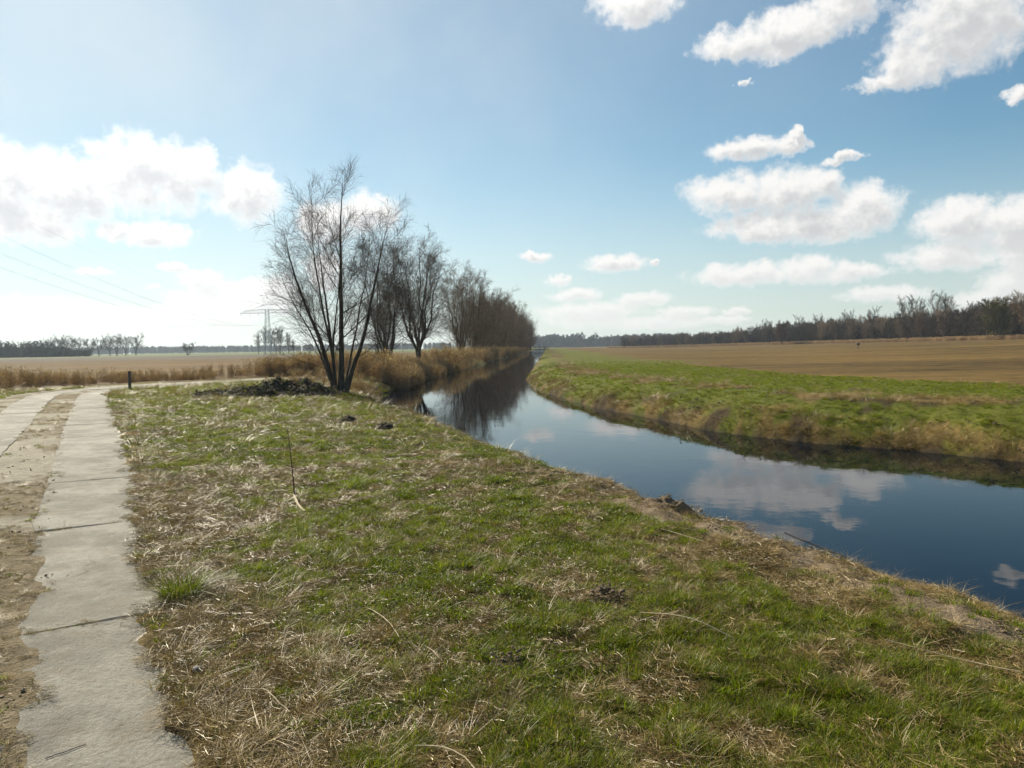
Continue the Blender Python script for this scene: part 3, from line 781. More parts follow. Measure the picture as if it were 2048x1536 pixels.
build_cover('verge_grass', [
    (dry_tuft, 14000, 2.0, 30, midgrass, .3, .6, .25, 1.2),
    (short_grass, 6000, 2.0, 30, lambda x, y, q: midgrass(x, y, q) * ss(fbm(x, y, 1.2, 3, 141), .5, .62), .4, .8, .2, 1.2),
    (litter, 1500, 2.0, 12, midgrass, .4, .7, .1, 1.2),
    (crumbs, 3000, 2.0, 14, lambda x, y, q: np.where(q['strip'] > .9, .10, 0), .2, .5, .2, 1.2),
    (pale, 3000, 2.0, 12, lambda x, y, q: np.where(q['strip'] > .9, .02, 0), .1, .35, .02, 1.2)],
    'sparse trodden grass between the concrete strips', 'grass')
jp, jr, js, jx = [], [], [], []
for c_, t_ in SEAMS:
    if not (1 < c_[1] < 34): continue
    t_ = t_ / np.linalg.norm(t_); nn = np.array([-t_[1], t_[0]]); d_ = float(np.hypot(*c_))
    for q_ in range(int(np.interp(d_, [3, 6, 12, 34], [150, 70, 30, 14]))):
        u_ = rng.uniform(-.55, .55)
        if fbm(np.array([c_[0] * 3 + u_ * 4]), np.array([c_[1] * 3]), 1.0, 2, 171)[0] < .42: continue
        p_ = c_ + nn * u_ + t_ * rng.normal(0, .012 if d_ > 6 else .022)
        jp.append((p_[0], p_[1], .0)); jr.append((rng.normal(0, .3), rng.normal(0, .3), rng.random() * 6.28)); js.append(rng.uniform(.18, .42)); jx.append(int(rng.choice(12, p=[.13] * 5 + [.03] * 5 + [.1] * 2)))
scatter('joint_grass', dry_tuft + short_grass + crumbs[:2], jp, jr, js, jx, 'dry grass and dirt growing in the joints between the slabs', 'grass')
def far_bank(x, y, q, top=True):
    return (1 - ss(q['r'], 40, 78)) * np.where(q['right'] & (q['dr'] > .15) & (q['dr'] < 13 + 3 * (fbm(x, y, .12, 3, 91) - .5)), 1., 0)
build_cover('bank_grass', [
    (short_grass, 52000, 14, 75, lambda x, y, q: far_bank(x, y, q) * greenness(x, y, q), .55, 1.05, .2, 1.0),
    (dry_tuft, 26000, 14, 60, lambda x, y, q: far_bank(x, y, q) * (1 - greenness(x, y, q)) * np.where(q['dr'] < 4, 1, .35), .6, 1.1, .25, 1.0),
    (dry_tuft, 15000, 14, 50, lambda x, y, q: far_bank(x, y, q) * (q['dr'] < 1.0) * (.25 + .75 * (fbm(x, y, .8, 3, 161) > .47)), .8, 1.4, .4, 1.0),
    (crumbs, 5000, 14, 45, lambda x, y, q: far_bank(x, y, q) * (q['dr'] < 1.2), .5, 1.2, .3, 1.0)],
    'green and brown grass on the bank across the canal', 'grass')

# ------------------------------------------------------------------ reeds
def reed_clump(rng, n, R, h0, h1, lean):
    a = rng.random(n) * 2 * math.pi; rr = R * np.sqrt(rng.random(n))
    h = rng.uniform(h0, h1, n); o = rng.random(n) * 2 * math.pi; ln = np.abs(rng.normal(0, lean, n))
    base = np.c_[rr * np.cos(a), rr * np.sin(a), np.full(n, -.05)]
    d = np.c_[np.cos(o), np.sin(o), np.zeros(n)]
    ts = np.linspace(0, 1, 4)
    Pt = np.stack([base + d * (ln * h * t ** 1.7)[:, None] + np.array([0, 0, 1.]) * (h * t * (1 - .15 * ln * t))[:, None] for t in ts], 1)
    w = rng.uniform(.004, .007, n)
    V, Q = tubes(Pt, w[:, None] * np.array([1, .9, .7, .35])[None], 3)
    ca, cb = np.array((.24, .145, .085)), np.array((.46, .32, .215))
    col = np.repeat((lerp(ca, cb, rng.random(n)[:, None]) * rng.uniform(.7, 1.2, n)[:, None]), 12, 0)
    parts = [(V, Q, col)]
    # hanging leaves
    m = n * 3; k = rng.integers(0, n, m); t = rng.uniform(.15, .85, m)
    c = base[k] + d[k] * (ln[k] * h[k] * t ** 1.7)[:, None] + np.array([0, 0, 1.]) * (h[k] * t)[:, None]
    oo = rng.random(m) * 2 * math.pi; dd = np.c_[np.cos(oo) * .6, np.sin(oo) * .6, rng.normal(.7, .4, m)]; dd /= np.linalg.norm(dd, axis=1, keepdims=True)
    s = np.cross(dd, [0, 0, 1.]); L = rng.uniform(.15, .38, m)[:, None]; wl_ = rng.uniform(.004, .009, m)[:, None]
    V = np.stack([c - s * wl_, c + s * wl_, c + dd * L * .6 + s * wl_ * .8, c + dd * L - np.array([0, 0, .08]) * L / .3], 1)
    parts.append((V.reshape(-1, 3), np.arange(m * 4).reshape(m, 4), np.repeat(lerp(ca, cb, rng.random(m)[:, None]) * rng.uniform(.7, 1.25, m)[:, None], 4, 0)))
    # feathery plumes
    pk = np.where(rng.random(n) < .55)[0]; m = len(pk) * 5; k = np.repeat(pk, 5)
    c = base[k] + d[k] * (ln[k] * h[k])[:, None] + np.array([0, 0, 1.]) * (h[k] * rng.uniform(.86, 1.0, m))[:, None]
    dd = d[k] * .5 + rng.normal(0, .45, (m, 3)) + [0, 0, .5]; dd /= np.linalg.norm(dd, axis=1, keepdims=True)
    s = np.cross(dd, rng.normal(0, 1, (m, 3))); s /= np.linalg.norm(s, axis=1, keepdims=True); L = rng.uniform(.08, .16, m)[:, None]
    V = np.stack([c, c + dd * L * .5 + s * L * .1, c + dd * L, c + dd * L * .5 - s * L * .1], 1)
    parts.append((V.reshape(-1, 3), np.arange(m * 4).reshape(m, 4), np.repeat(lerp(np.array((.30, .19, .10)), np.array((.46, .34, .21)), rng.random(m)[:, None]), 4, 0)))
    return pack('r', parts, M_REED)
rng = np.random.default_rng(5)
reed_tall = [reed_clump(rng, 24, .32, 1.1, 1.75, .10) for _ in range(5)]
reed_low = [reed_clump(rng, 26, .34, .5, 1.1, .16) for _ in range(4)]
def reed_bed(name, xy, hs, label, tallness):
    x, y = xy[:, 0], xy[:, 1]; z, q = land(x, y, True)
    m = (~q['ins'] | (np.minimum(q['dl'], q['dr']) < .5)) & (q['dR'] > 1.2) & (q['dT'] > 1.1)
    m &= fbm(x, y, .22, 3, 611) + rng.normal(0, .10, len(x)) > .42
    x, y, z, hs = x[m], y[m], z[m], hs[m] * (.8 + .3 * fbm(x, y, .2, 3, 613)[m]) * rng.uniform(.72, 1.15, int(m.sum())); n = len(x)
    tall = rng.random(n) < tallness[m]
    idx = np.where(tall, rng.integers(0, 5, n), 5 + rng.integers(0, 4, n))
    scatter(name, reed_tall + reed_low, np.c_[x, y, z], rots(n, .08), hs, idx, label, 'reeds')
def along(pts, n, width, rng):
    P_ = np.array(pts, float); d = arc_param(P_); t = rng.random(n) * d[-1]
    c = np.c_[np.interp(t, d, P_[:, 0]), np.interp(t, d, P_[:, 1])]
    tt = np.gradient(P_, axis=0); tt /= np.linalg.norm(tt, axis=1, keepdims=True)
    nx_ = np.interp(t, d, -tt[:, 1]); ny_ = np.interp(t, d, tt[:, 0])
    o = rng.random(n) * width
    return c + np.c_[nx_, ny_] * o[:, None], t / d[-1]
xy, t = along([(-36, 24), (-28, 31.0), (-24.3, 35.5), (-22.6, 39.3), (-20.2, 42.5), (-17.6, 44.0)], 1500, 5.0, rng)
reed_bed('reed_bed', xy, rng.uniform(.75, 1.05, len(xy)) * np.interp(t, [0, .45, .7, 1], [1.1, .9, .6, .45]), 'orange brown dry reeds along the edge of the track bend', np.interp(t, [0, .6, 1], [1, .7, .3]))
xy, t = along([(-18.5, 45.5), (-15, 47.5), (-11.5, 47), (-9.5, 42)], 1300, 6.0, rng)
reed_bed('reed_bed', xy, rng.uniform(.75, 1.05, len(xy)) * np.interp(t, [0, .2, .5, 1], [.5, .85, 1.0, .95]), 'dry reeds behind the dark soil heap and the big bare tree', np.interp(t, [0, .3, 1], [.4, .9, .9]))
xy, t = along([(-6.2, 32.8), (-6.7, 35), (-6.6, 39), (-6.4, 46), (-6.0, 60), (-5.4, 74)], 1500, 4.5, rng)
reed_bed('reed_bed', xy, rng.uniform(.6, 1.0, len(xy)) * np.interp(t, [0, .1, .3, 1], [.4, .5, .6, .65]), 'dry reeds at the water edge below the bare trees', np.interp(t, [0, 1], [.7, .9]))
xy, t = along([(-5.2, 74), (-4.6, 89), (-2.7, 129), (-.5, 176), (4.3, 280), (10, 400)], 2200, 4.0, rng)
reed_bed('reed_bed', xy, rng.uniform(.8, 1.25, len(xy)), 'dry reed fringe along the canal under the long tree row', np.full(len(xy), .9))

# ------------------------------------------------------------------ bare trees
def grow(rng, Pp, Rp, nc, t0, t1, ang_m, ang_s, lf, n, up, wob, rk, rmin, lmin=.0, taper=.25):
    """children for every polyline of a level"""
    N, m, _ = Pp.shape
    seg = np.linalg.norm(np.diff(Pp, axis=1), axis=2); Lp = seg.sum(1)
    k = np.repeat(np.arange(N), nc); t = (np.tile((np.arange(nc) + .5) / nc, N) + rng.normal(0, .4 / nc, N * nc)).clip(0, .995)
    t = t0 + (t1 - t0) * t
    fi = t * (m - 1); i0 = np.minimum(fi.astype(int), m - 2); fr = (fi - i0)[:, None]
    st = Pp[k, i0] * (1 - fr) + Pp[k, i0 + 1] * fr
    tan = Pp[k, i0 + 1] - Pp[k, i0]; tan /= np.linalg.norm(tan, axis=1, keepdims=True) + 1e-9
    rp = Rp[k, i0] * (1 - fr[:, 0]) + Rp[k, i0 + 1] * fr[:, 0]
    rv = rng.normal(0, 1, (len(k), 3)); rv -= tan * (rv * tan).sum(1, keepdims=True); rv /= np.linalg.norm(rv, axis=1, keepdims=True) + 1e-9
    an = np.radians(rng.normal(ang_m, ang_s, len(k)))[:, None]
    d = tan * np.cos(an) + rv * np.sin(an)
    L = Lp[k] * lf * (1.1 - .62 * (t - t0) / (t1 - t0 + 1e-9)) * rng.uniform(.72, 1.18, len(k)) + lmin * rng.uniform(.5, 1.3, len(k))
    pts = [st]; p = st
    for s in range(n - 1):
        d = d + np.array([0, 0, up / (n - 1)]) + rng.normal(0, wob, d.shape); d /= np.linalg.norm(d, axis=1, keepdims=True)
        p = p + d * (L / (n - 1))[:, None]; pts.append(p)
    Pc = np.stack(pts, 1)
    r0 = np.maximum(rp * rk * rng.uniform(.7, 1.1, len(k)), rmin)
    Rc = r0[:, None] * np.linspace(1, taper, n)[None]
    return Pc, np.maximum(Rc, rmin * .6)
def resamp3(P_, n):
    P_ = np.asarray(P_, float); d = np.r_[0, np.cumsum(np.linalg.norm(np.diff(P_, axis=0), axis=1))]
    c = catmull(P_, 8); d = np.r_[0, np.cumsum(np.linalg.norm(np.diff(c, axis=0), axis=1))]
    t = np.linspace(0, d[-1], n); return np.stack([np.interp(t, d, c[:, i]) for i in range(3)], 1)
def auto_stems(rng, ns, H, spread, n=14, split=0.0):
    S = []
    for i in range(ns):
        a = 2 * math.pi * (i + rng.random() * .7) / ns; k = spread * (0.35 + .65 * rng.random()) if ns > 1 else spread * .15
        h = H * rng.uniform(.82, 1.0); e = np.array([math.cos(a), math.sin(a)]) * k * h
        b = np.array([math.cos(a), math.sin(a)]) * .12 * (ns > 1)
        pts = []
        for t in np.linspace(0, 1, 8):
            w = rng.normal(0, .012 * h, 2) * (0 < t < 1)
            u_ = max(0.0, (t - split) / (1 - split)); xy_ = b * (1 if split < .1 else .3) + e * (u_ ** .8) + w * (1 if t > split else .2); pts.append((xy_[0], xy_[1], h * t - .15 * (t == 0)))
        S.append(resamp3(pts, n))
    return np.array(S)
def tree_meshes(rng, stems, r0, spec, twig_mat, bark_mat=M_BARK, taper_pow=1.0):
    """stems (S,n,3). spec: list of dicts for each further level"""
    S, n, _ = stems.shape
    t = np.linspace(0, 1, n)
    r0 = np.broadcast_to(np.asarray(r0, float), (S,))
    R = r0[:, None] * ((1 - t) ** taper_pow * .93 + .07)[None] * (1 + .5 * np.exp(-t * 18))[None]
    V, Q = tubes(stems, R, 8)
    trunk = mesh_np('trunk', V, Q, bark_mat, None, True)
    parts = []; lv = [(stems, R)]
    for L, sp in enumerate(spec):
        src = lv[sp.get('src', L)]
        Pc, Rc = grow(rng, src[0], src[1], sp['nc'], sp['t0'], sp.get('t1', 1.0), sp['ang'], sp.get('as_', 10), sp['lf'], sp['n'], sp['up'], sp['wob'], sp['rk'], sp['rmin'], sp.get('lmin', 0))
        lv.append((Pc, Rc)); parts.append(tubes(Pc, Rc, sp.get('sides', 3)))
    v, f = join(parts)
    crown = mesh_np('crown', v, f, twig_mat)
    return trunk, crown
def put_tree(name, meshes, label, group, loc, rz=0.0, sc=1.0, category='tree', extra=None, sz=None):
    e = bpy.data.objects.new(name, None); COL.objects.link(e)
    e.location = loc; e.rotation_euler = (0, 0, rz); e.scale = (sc, sc, sz or sc); e.empty_display_size = .2
    e['label'] = label; e['category'] = category
    if group: e['group'] = group
    add('trunk', meshes[0], e); add('crown', meshes[1], e)
    return e

rng = np.random.default_rng(11)
# the big tree on the near bank: stems read off the photograph, in metres from its foot
hero = [[(-.02, 0, -.3), (-.45, .1, 1.3), (-.95, .3, 2.9), (-1.5, .35, 4.3), (-1.8, .2, 5.5), (-1.95, .1, 6.5)],
        [(-.10, .1, -.3), (-.25, .25, 1.6), (-.55, .6, 3.4), (-.85, .9, 5.2), (-1.0, 1.1, 6.3), (-1.0, 1.2, 7.2)],
        [(.02, -.15, -.3), (-.15, -.5, 1.9), (-.40, -1.0, 3.9), (-.55, -1.3, 5.8), (-.50, -1.5, 7.7)],
        [(.12, 0, -.3), (.16, .05, 1.6), (.20, .0, 3.4), (.22, .1, 5.4), (.32, .0, 7.2), (.42, .05, 8.6)],
        [(.18, -.1, -.3), (.62, -.1, 1.0), (1.15, -.25, 2.3), (1.55, -.2, 4.2), (1.80, .0, 5.7), (2.10, .1, 7.0)],
        [(.10, .25, -.3), (.35, .9, 1.5), (.65, 1.5, 3.3), (.95, 1.9, 5.3), (1.05, 2.1, 7.2)],
        [(-.05, -.2, -.3), (-.1, -.6, 1.4), (.25, -1.3, 3.2), (.55, -1.7, 5.0), (.7, -1.9, 6.4)],
        [(-.1, .15, -.3), (-.7, .6, 1.2), (-1.4, 1.1, 2.6), (-2.2, 1.3, 3.9), (-2.7, 1.3, 5.2)]]
stems = np.array([resamp3(s, 18) for s in hero]) + np.cumsum(rng.normal(0, .015, (8, 18, 3)), axis=1) * np.array([1, 1, 0])
spec_hero = [dict(nc=17, t0=.22, ang=42, lf=.32, n=9, up=.30, wob=.07, rk=.30, rmin=.007, sides=4, as_=11),
             dict(nc=9, t0=.14, ang=40, lf=.42, n=7, up=.12, wob=.09, rk=.45, rmin=.0048, lmin=.18),
             dict(nc=8, t0=.08, ang=38, lf=.50, n=4, up=.0, wob=.13, rk=.6, rmin=.0032, lmin=.25)]
hm = tree_meshes(rng, stems, [.125, .08, .07, .14, .11, .06, .055, .06], spec_hero, M_TWIG)
hx, hy = -6.9, 29.3
put_tree('bare_tree', hm, 'tall many-stemmed bare tree rising at the end of the dark soil heap', None, (hx, hy, zat(hx, hy) - .05), 0, .96)

def mid_tree(seed, ns, H, spread, r0, nc=(15, 9, 7), twig=M_TWIG, rmin=.0065, low=.10, ang=42, split=0.0, lf=.36):
    r = np.random.default_rng(seed)
    st = auto_stems(r, ns, H, spread, 14, split)
    sp = [dict(nc=nc[0], t0=low, ang=ang, lf=lf, n=8, up=.30, wob=.08, rk=.36, rmin=rmin * 1.6, sides=4, as_=12),
          dict(nc=nc[1], t0=.12, ang=42, lf=.43, n=5, up=.12, wob=.11, rk=.5, rmin=rmin * 1.2, lmin=.2),
          dict(nc=nc[2], t0=.08, ang=40, lf=.50, n=3, up=.0, wob=.15, rk=.6, rmin=rmin, lmin=.35)]
    return tree_meshes(r, st, r0, sp, twig)
t2 = mid_tree(101, 7, 11.2, .22, .10, (15, 9, 7), low=.12, lf=.34)
t3 = mid_tree(102, 9, 12.8, .30, .16, (15, 10, 8), low=.18, rmin=.0075, split=.12, lf=.32)
t3b = mid_tree(103, 4, 7.0, .22, .08, (12, 8, 6), low=.04)
put_tree('bare_tree', t2, 'slender bushy bare tree in the reeds just behind the big one', None, (-10.4, 62, zat(-10.4, 62)), .4)
put_tree('bare_tree', t3, 'rounded bare tree with thick forked trunk at the water edge', None, (-9.3, 74, zat(-9.3, 74)), 1.1, .92)
put_tree('bare_tree', t3b, 'low bare sapling clump beside the rounded tree in the reeds', None, (-12.5, 70, zat(-12.5, 70)), 2.0)

row_kinds = [mid_tree(200 + i, 7, 14.5, .25, .13, (13, 8, 6), twig=M_TWIG_ROW, rmin=.0115, low=.06, split=.06, lf=.32) for i in range(4)]
rr_ = np.random.default_rng(31)
ELy = np.array([p[1] for p in EDGE_L]); ELx = np.array([p[0] for p in EDGE_L])
def edge_x(y): return float(np.interp(y, ELy[10:], ELx[10:]))
rows = [(-8.3, 122, 0, 1.02)]
y = 131.
while y < 470:
    rows.append((edge_x(y) - np.interp(y, [120, 250, 450], [4.0, 2.6, 1.8]) + rr_.normal(0, .6), y, int(rr_.integers(0, 4)), rr_.uniform(.80, 1.16)))
    if rr_.random() < .35: rows.append((edge_x(y) - 9.0 + rr_.normal(0, 1.2), y + 2.5, int(rr_.integers(0, 4)), rr_.uniform(.9, 1.1)))
    y += 5.0 + rr_.random() * 5.0 + .004 * y
for i, (x, y, k, s) in enumerate(rows):
    lb = 'first bare tree of the dense row along the canal' if i == 0 else 'brown bare tree in the dense row lining the canal'
    put_tree('row_tree', row_kinds[k], lb, None if i == 0 else 'trees of the dense canal row', (x, y, zat(x, y) - .1), rr_.random() * 6.28, s)

def far_tree(seed, ns, H, spread, r0, nc=(11, 7, 5), twig=M_TWIG_WOOD, rmin=.03, low=.25, lf=.34, ang=38, split=0.0):
    r = np.random.default_rng(seed)
    st = auto_stems(r, ns, H, spread, 10, split)
    sp = [dict(nc=nc[0], t0=low, ang=ang, lf=lf, n=5, up=.40, wob=.12, rk=.45, rmin=rmin * 1.8, sides=3, as_=14),
          dict(nc=nc[1], t0=.12, ang=38, lf=.48, n=4, up=.25, wob=.14, rk=.55, rmin=rmin * 1.3, lmin=.3),
          dict(nc=nc[2], t0=.1, ang=34, lf=.6, n=3, up=.15, wob=.15, rk=.65, rmin=rmin, lmin=.5)]
    return tree_meshes(r, st, r0, sp, twig)

# avenue of old trees far across the left field
ft_open = [far_tree(300 + i, 4, 13.5, .42, .24, (10, 6, 4), rmin=.038, low=.30, lf=.36, ang=52, split=.22) for i in range(4)]
rr_ = np.random.default_rng(41)
PXF = 1480.0
ORD = ['first', 'second', 'third', 'fourth', 'fifth', 'sixth', 'seventh', 'eighth', 'ninth', 'tenth', 'eleventh', 'twelfth']
avenue = [(270, 15.5, 0), (250, 14.6, 1), (232, 15.3, 2), (218, 13.2, 3), (196, 13.8, 0), (181, 12, 1), (157, 14, 2), (137, 14, 3), (123, 15, 1), (112, 13.6, 0), (98, 12.5, 2)]
for i, (px, h, k) in enumerate(avenue):
    d = 520 + rr_.uniform(-12, 12); X = (px - 1020) / PXF * d
    lb = 'wide-crowned bare tree standing last at the open end of the distant avenue' if i == 0 else ORD[i] + ' bare tree counted from the open end of the distant avenue'
    put_tree('avenue_tree', ft_open[k], lb, None if i == 0 else 'avenue trees beyond the left field', (X, d, zat(X, d)), rr_.random() * 6.28, h / 14.5)
ft_dense = [far_tree(320 + i, 5, 11.0, .36, .16, (9, 6, 5), rmin=.05, low=.12, lf=.34, split=.12) for i in range(3)]
for i in range(16):
    px = 92 - i * 9 + rr_.uniform(-3, 3); d = 520 + rr_.uniform(-15, 25); X = (px - 1020) / PXF * d
    put_tree('grove_tree', ft_dense[i % 3], 'bare tree in the dense grove beyond the reeds and left field', 'grove trees beyond the left field', (X, d, zat(X, d)), rr_.random() * 6.28, rr_.uniform(.8, 1.05))
pos, rot, scl = [], [], []
thicket = far_tree(345, 9, 4.0, .5, .08, (9, 7, 6), rmin=.05, low=.03, lf=.36)
for i in range(150):
    px = rr_.uniform(-60, 175); d = 535 + rr_.uniform(-8, 30); pos.append(((px - 1020) / PXF * d, d, -.2)); rot.append((0, 0, rr_.random() * 6.28)); scl.append(rr_.uniform(1.0, 1.6) * (1 if px < 130 else .7))
scatter('undergrowth', [thicket[1]], pos, rot, scl, np.zeros(len(pos)), 'dark bare undergrowth at the foot of the distant grove', 'undergrowth')
# lone shrub and the little stand below the pylon
shrub = far_tree(340, 7, 6.0, .75, .10, (7, 5, 3), rmin=.03, low=.35, lf=.26)
X = (376 - 1022) / PXF * 420
put_tree('bare_shrub', shrub, 'lone spreading bare bush in the middle of the left field', None, (X, 420, 0), 0, 1.1, 'bush')
stand = [far_tree(350 + i, 3, 14.5, .14, .14, (12, 7, 4), rmin=.024, low=.28, lf=.26, ang=32, split=.15) for i in range(2)]
for i, (px, h) in enumerate([(530, 15.0), (541, 14.2), (552, 14.6), (560, 15), (517, 12), (577, 11.5), (586, 8)]):
    d = 395 + rr_.uniform(-8, 22); X = (px - 1022) / PXF * d
    put_tree('field_tree', stand[i % 2], 'slim bare tree in the small stand at the foot of the pylon', 'stand of slim trees below the pylon', (X, d, 0), rr_.random() * 6.28, h / 14.5)

# wood beyond the right-hand field
wood_kinds = [far_tree(400, 5, 14, .24, .17, (10, 7, 5), rmin=.035, low=.15, lf=.32, split=.2),
              far_tree(401, 4, 15, .22, .18, (11, 7, 5), rmin=.035, low=.22, lf=.32, split=.25),
              far_tree(402, 6, 13, .28, .15, (10, 7, 5), rmin=.035, low=.08, lf=.32, split=.05),
              far_tree(403, 5, 15, .28, .16, (10, 7, 5), twig=M_TWIG_ROW, rmin=.035, low=.15, lf=.34, split=.15)]
tall_kinds = [far_tree(410, 5, 22, .24, .20, (11, 6, 4), rmin=.03, low=.45, lf=.24, ang=34, split=.35), far_tree(411, 4, 21, .16, .20, (12, 6, 4), rmin=.03, low=.4, lf=.24, ang=34, split=.3)]
red_kind = far_tree(420, 6, 13, .34, .16, (11, 7, 6), twig=M_TWIG_RED, rmin=.045, low=.12, lf=.36, split=.12)
green_kind = far_tree(421, 5, 11, .34, .2, (12, 8, 7), twig=M_TWIG_GREEN, rmin=.05, low=.06, lf=.36)
bush_kind = far_tree(422, 8, 4.2, .5, .08, (9, 7, 5), twig=M_TWIG_GREEN, rmin=.035, low=.05, lf=.36)
rr_ = np.random.default_rng(51)
Wd = arc_param(np.array(WOOD, float)); WP = np.array(WOOD, float)
def wood_pt(s, off):
    x = np.interp(s, Wd, WP[:, 0]); y = np.interp(s, Wd, WP[:, 1])
    x1 = np.interp(s + 4, Wd, WP[:, 0]); y1 = np.interp(s + 4, Wd, WP[:, 1]); x0 = np.interp(s - 4, Wd, WP[:, 0]); y0 = np.interp(s - 4, Wd, WP[:, 1])
    t = np.array([x1 - x0, y1 - y0]); t /= np.linalg.norm(t)
    return x - t[1] * off, y + t[0] * off      # positive offset = into the wood
s = 0.0
while s < Wd[-1]:
    x, y = wood_pt(s, rr_.uniform(0, 4)); k = int(rr_.integers(0, 4))
    sc = rr_.uniform(.64, .96) * np.interp(s, [0, 150, 170, 330, 420], [.75, .8, 1, 1, 1.3])
    put_tree('wood_tree', wood_kinds[k], 'bare tree along the front edge of the wood beyond the right-hand field', 'trees at the front edge of the wood', (x, y, zat(x, y) - .2), rr_.random() * 6.28, sc)
    s += rr_.uniform(4.5, 7.0)
for i, (px, d, h, k) in enumerate([(1525, 520, 17, 0), (1590, 500, 19.5, 1), (1625, 480, 18, 0), (1685, 455, 19, 0), (1735, 440, 21, 1), (1800, 415, 24, 0), (1826, 405, 24.5, 1), (1872, 395, 25, 0), (1886, 400, 24, 1)]):
    X = (px - 1024) / PXF * d + 6
    put_tree('tall_tree', tall_kinds[k], ORD[i] + ' of the tall slim bare trees rising above the wood, counted from the canal side', 'tall trees above the wood', (X, d + 6, zat(X, d + 6) - .2), rr_.random() * 6.28, h / 22)
X, Y = 158, 433
put_tree('reddish_tree', red_kind, 'reddish brown bare tree at the front of the wood', None, (X, Y, zat(X, Y)), 0, .95)
X, Y = 181, 276
put_tree('budding_tree', green_kind, 'yellow-green budding tree near the end of the wood', None, (X, Y, zat(X, Y)), 0, 1.25)
for px, d in [(1830, 385), (1862, 372), (1895, 358), (1925, 345), (1952, 330)]:
    X = (px - 1024) / PXF * d - 3
    put_tree('bush', bush_kind, 'low greenish bare bush along the foot of the wood', 'low bushes along the wood', (X, d, zat(X, d)), rr_.random() * 6.28, rr_.uniform(.9, 1.3), 'bush')
# the depth of the wood behind its front rank
pos, rot, scl, idx = [], [], [], []
for i in range(760):
    s = rr_.uniform(-20, Wd[-1]); x, y = wood_pt(max(s, 0), 6 + 46 * rr_.random() ** 1.4)
    pos.append((x, y, 0)); rot.append((0, 0, rr_.random() * 6.28)); scl.append(rr_.uniform(.66, .92) * np.interp(s, [0, 150, 170, 330, 420], [.75, .8, 1, 1, 1.3])); idx.append(int(rr_.integers(0, 4)))
for i in range(420):      # undergrowth
    x, y = wood_pt(rr_.uniform(0, Wd[-1]), 2 + 30 * rr_.random())
    pos.append((x, y, 0)); rot.append((0, 0, rr_.random() * 6.28)); scl.append(rr_.uniform(.8, 1.6)); idx.append(4)
pos = np.array(pos); pos[:, 2] = land(pos[:, 0], pos[:, 1]) - .15
under = far_tree(430, 9, 4.0, .5, .08, (9, 7, 6), rmin=.04, low=.03, lf=.36)
scatter('woodland', [k[1] for k in wood_kinds] + [under[1]], pos, rot, scl, idx, 'dense bare woodland behind the front trees of the wood', 'woodland')
# pale dry grass fringe in front of the wood
xy = np.array([wood_pt(rr_.uniform(0, Wd[-1]), -rr_.uniform(2, 13)) for _ in range(3200)])
xy = np.r_[xy]; z = land(xy[:, 0], xy[:, 1])
scatter('dry_grass_fringe', reed_low, np.c_[xy, z], rots(len(xy), .1), rr_.uniform(1.2, 2.0, len(xy)), rr_.integers(0, 4, len(xy)), 'tan dry grass fringe in front of the wood', 'grass')

# woods on the horizon
far_kinds = [far_tree(500 + i, 3, 14, .2, .4, (10, 6, 5), rmin=.14, low=.04, lf=.36) for i in range(3)]
def far_wood(name, pts, n, depth, s0, s1, label):
    P_ = np.array(pts, float); d = arc_param(P_); pos = []
    t = rr_.random(n) * d[-1]
    x = np.interp(t, d, P_[:, 0]) + rr_.normal(0, depth * .3, n); y = np.interp(t, d, P_[:, 1]) + rr_.random(n) * depth
    hs = np.interp(t, d, P_[:, 2]); z = land(x, y)
    scatter(name, [k[1] for k in far_kinds], np.c_[x, y, z - .5], np.c_[np.zeros(n), np.zeros(n), rr_.random(n) * 6.28], hs * rr_.uniform(s0, s1, n), rr_.integers(0, 3, n), label, 'woodland')
far_wood('woodland', [(-1150, 1500, .9), (-800, 1500, 1.0), (-500, 1450, .85), (-300, 1500, .9), (-120, 1500, .85)], 900, 90, .75, 1.1, 'blue hazy woodland on the horizon behind the left field')
far_wood('woodland', [(30, 1350, 1.5), (90, 1330, 1.6), (125, 1350, .9), (150, 1400, .8), (200, 1300, 1.25), (300, 1250, 1.3)], 420, 90, .8, 1.1, 'blue hazy woodland where the canal meets the horizon')

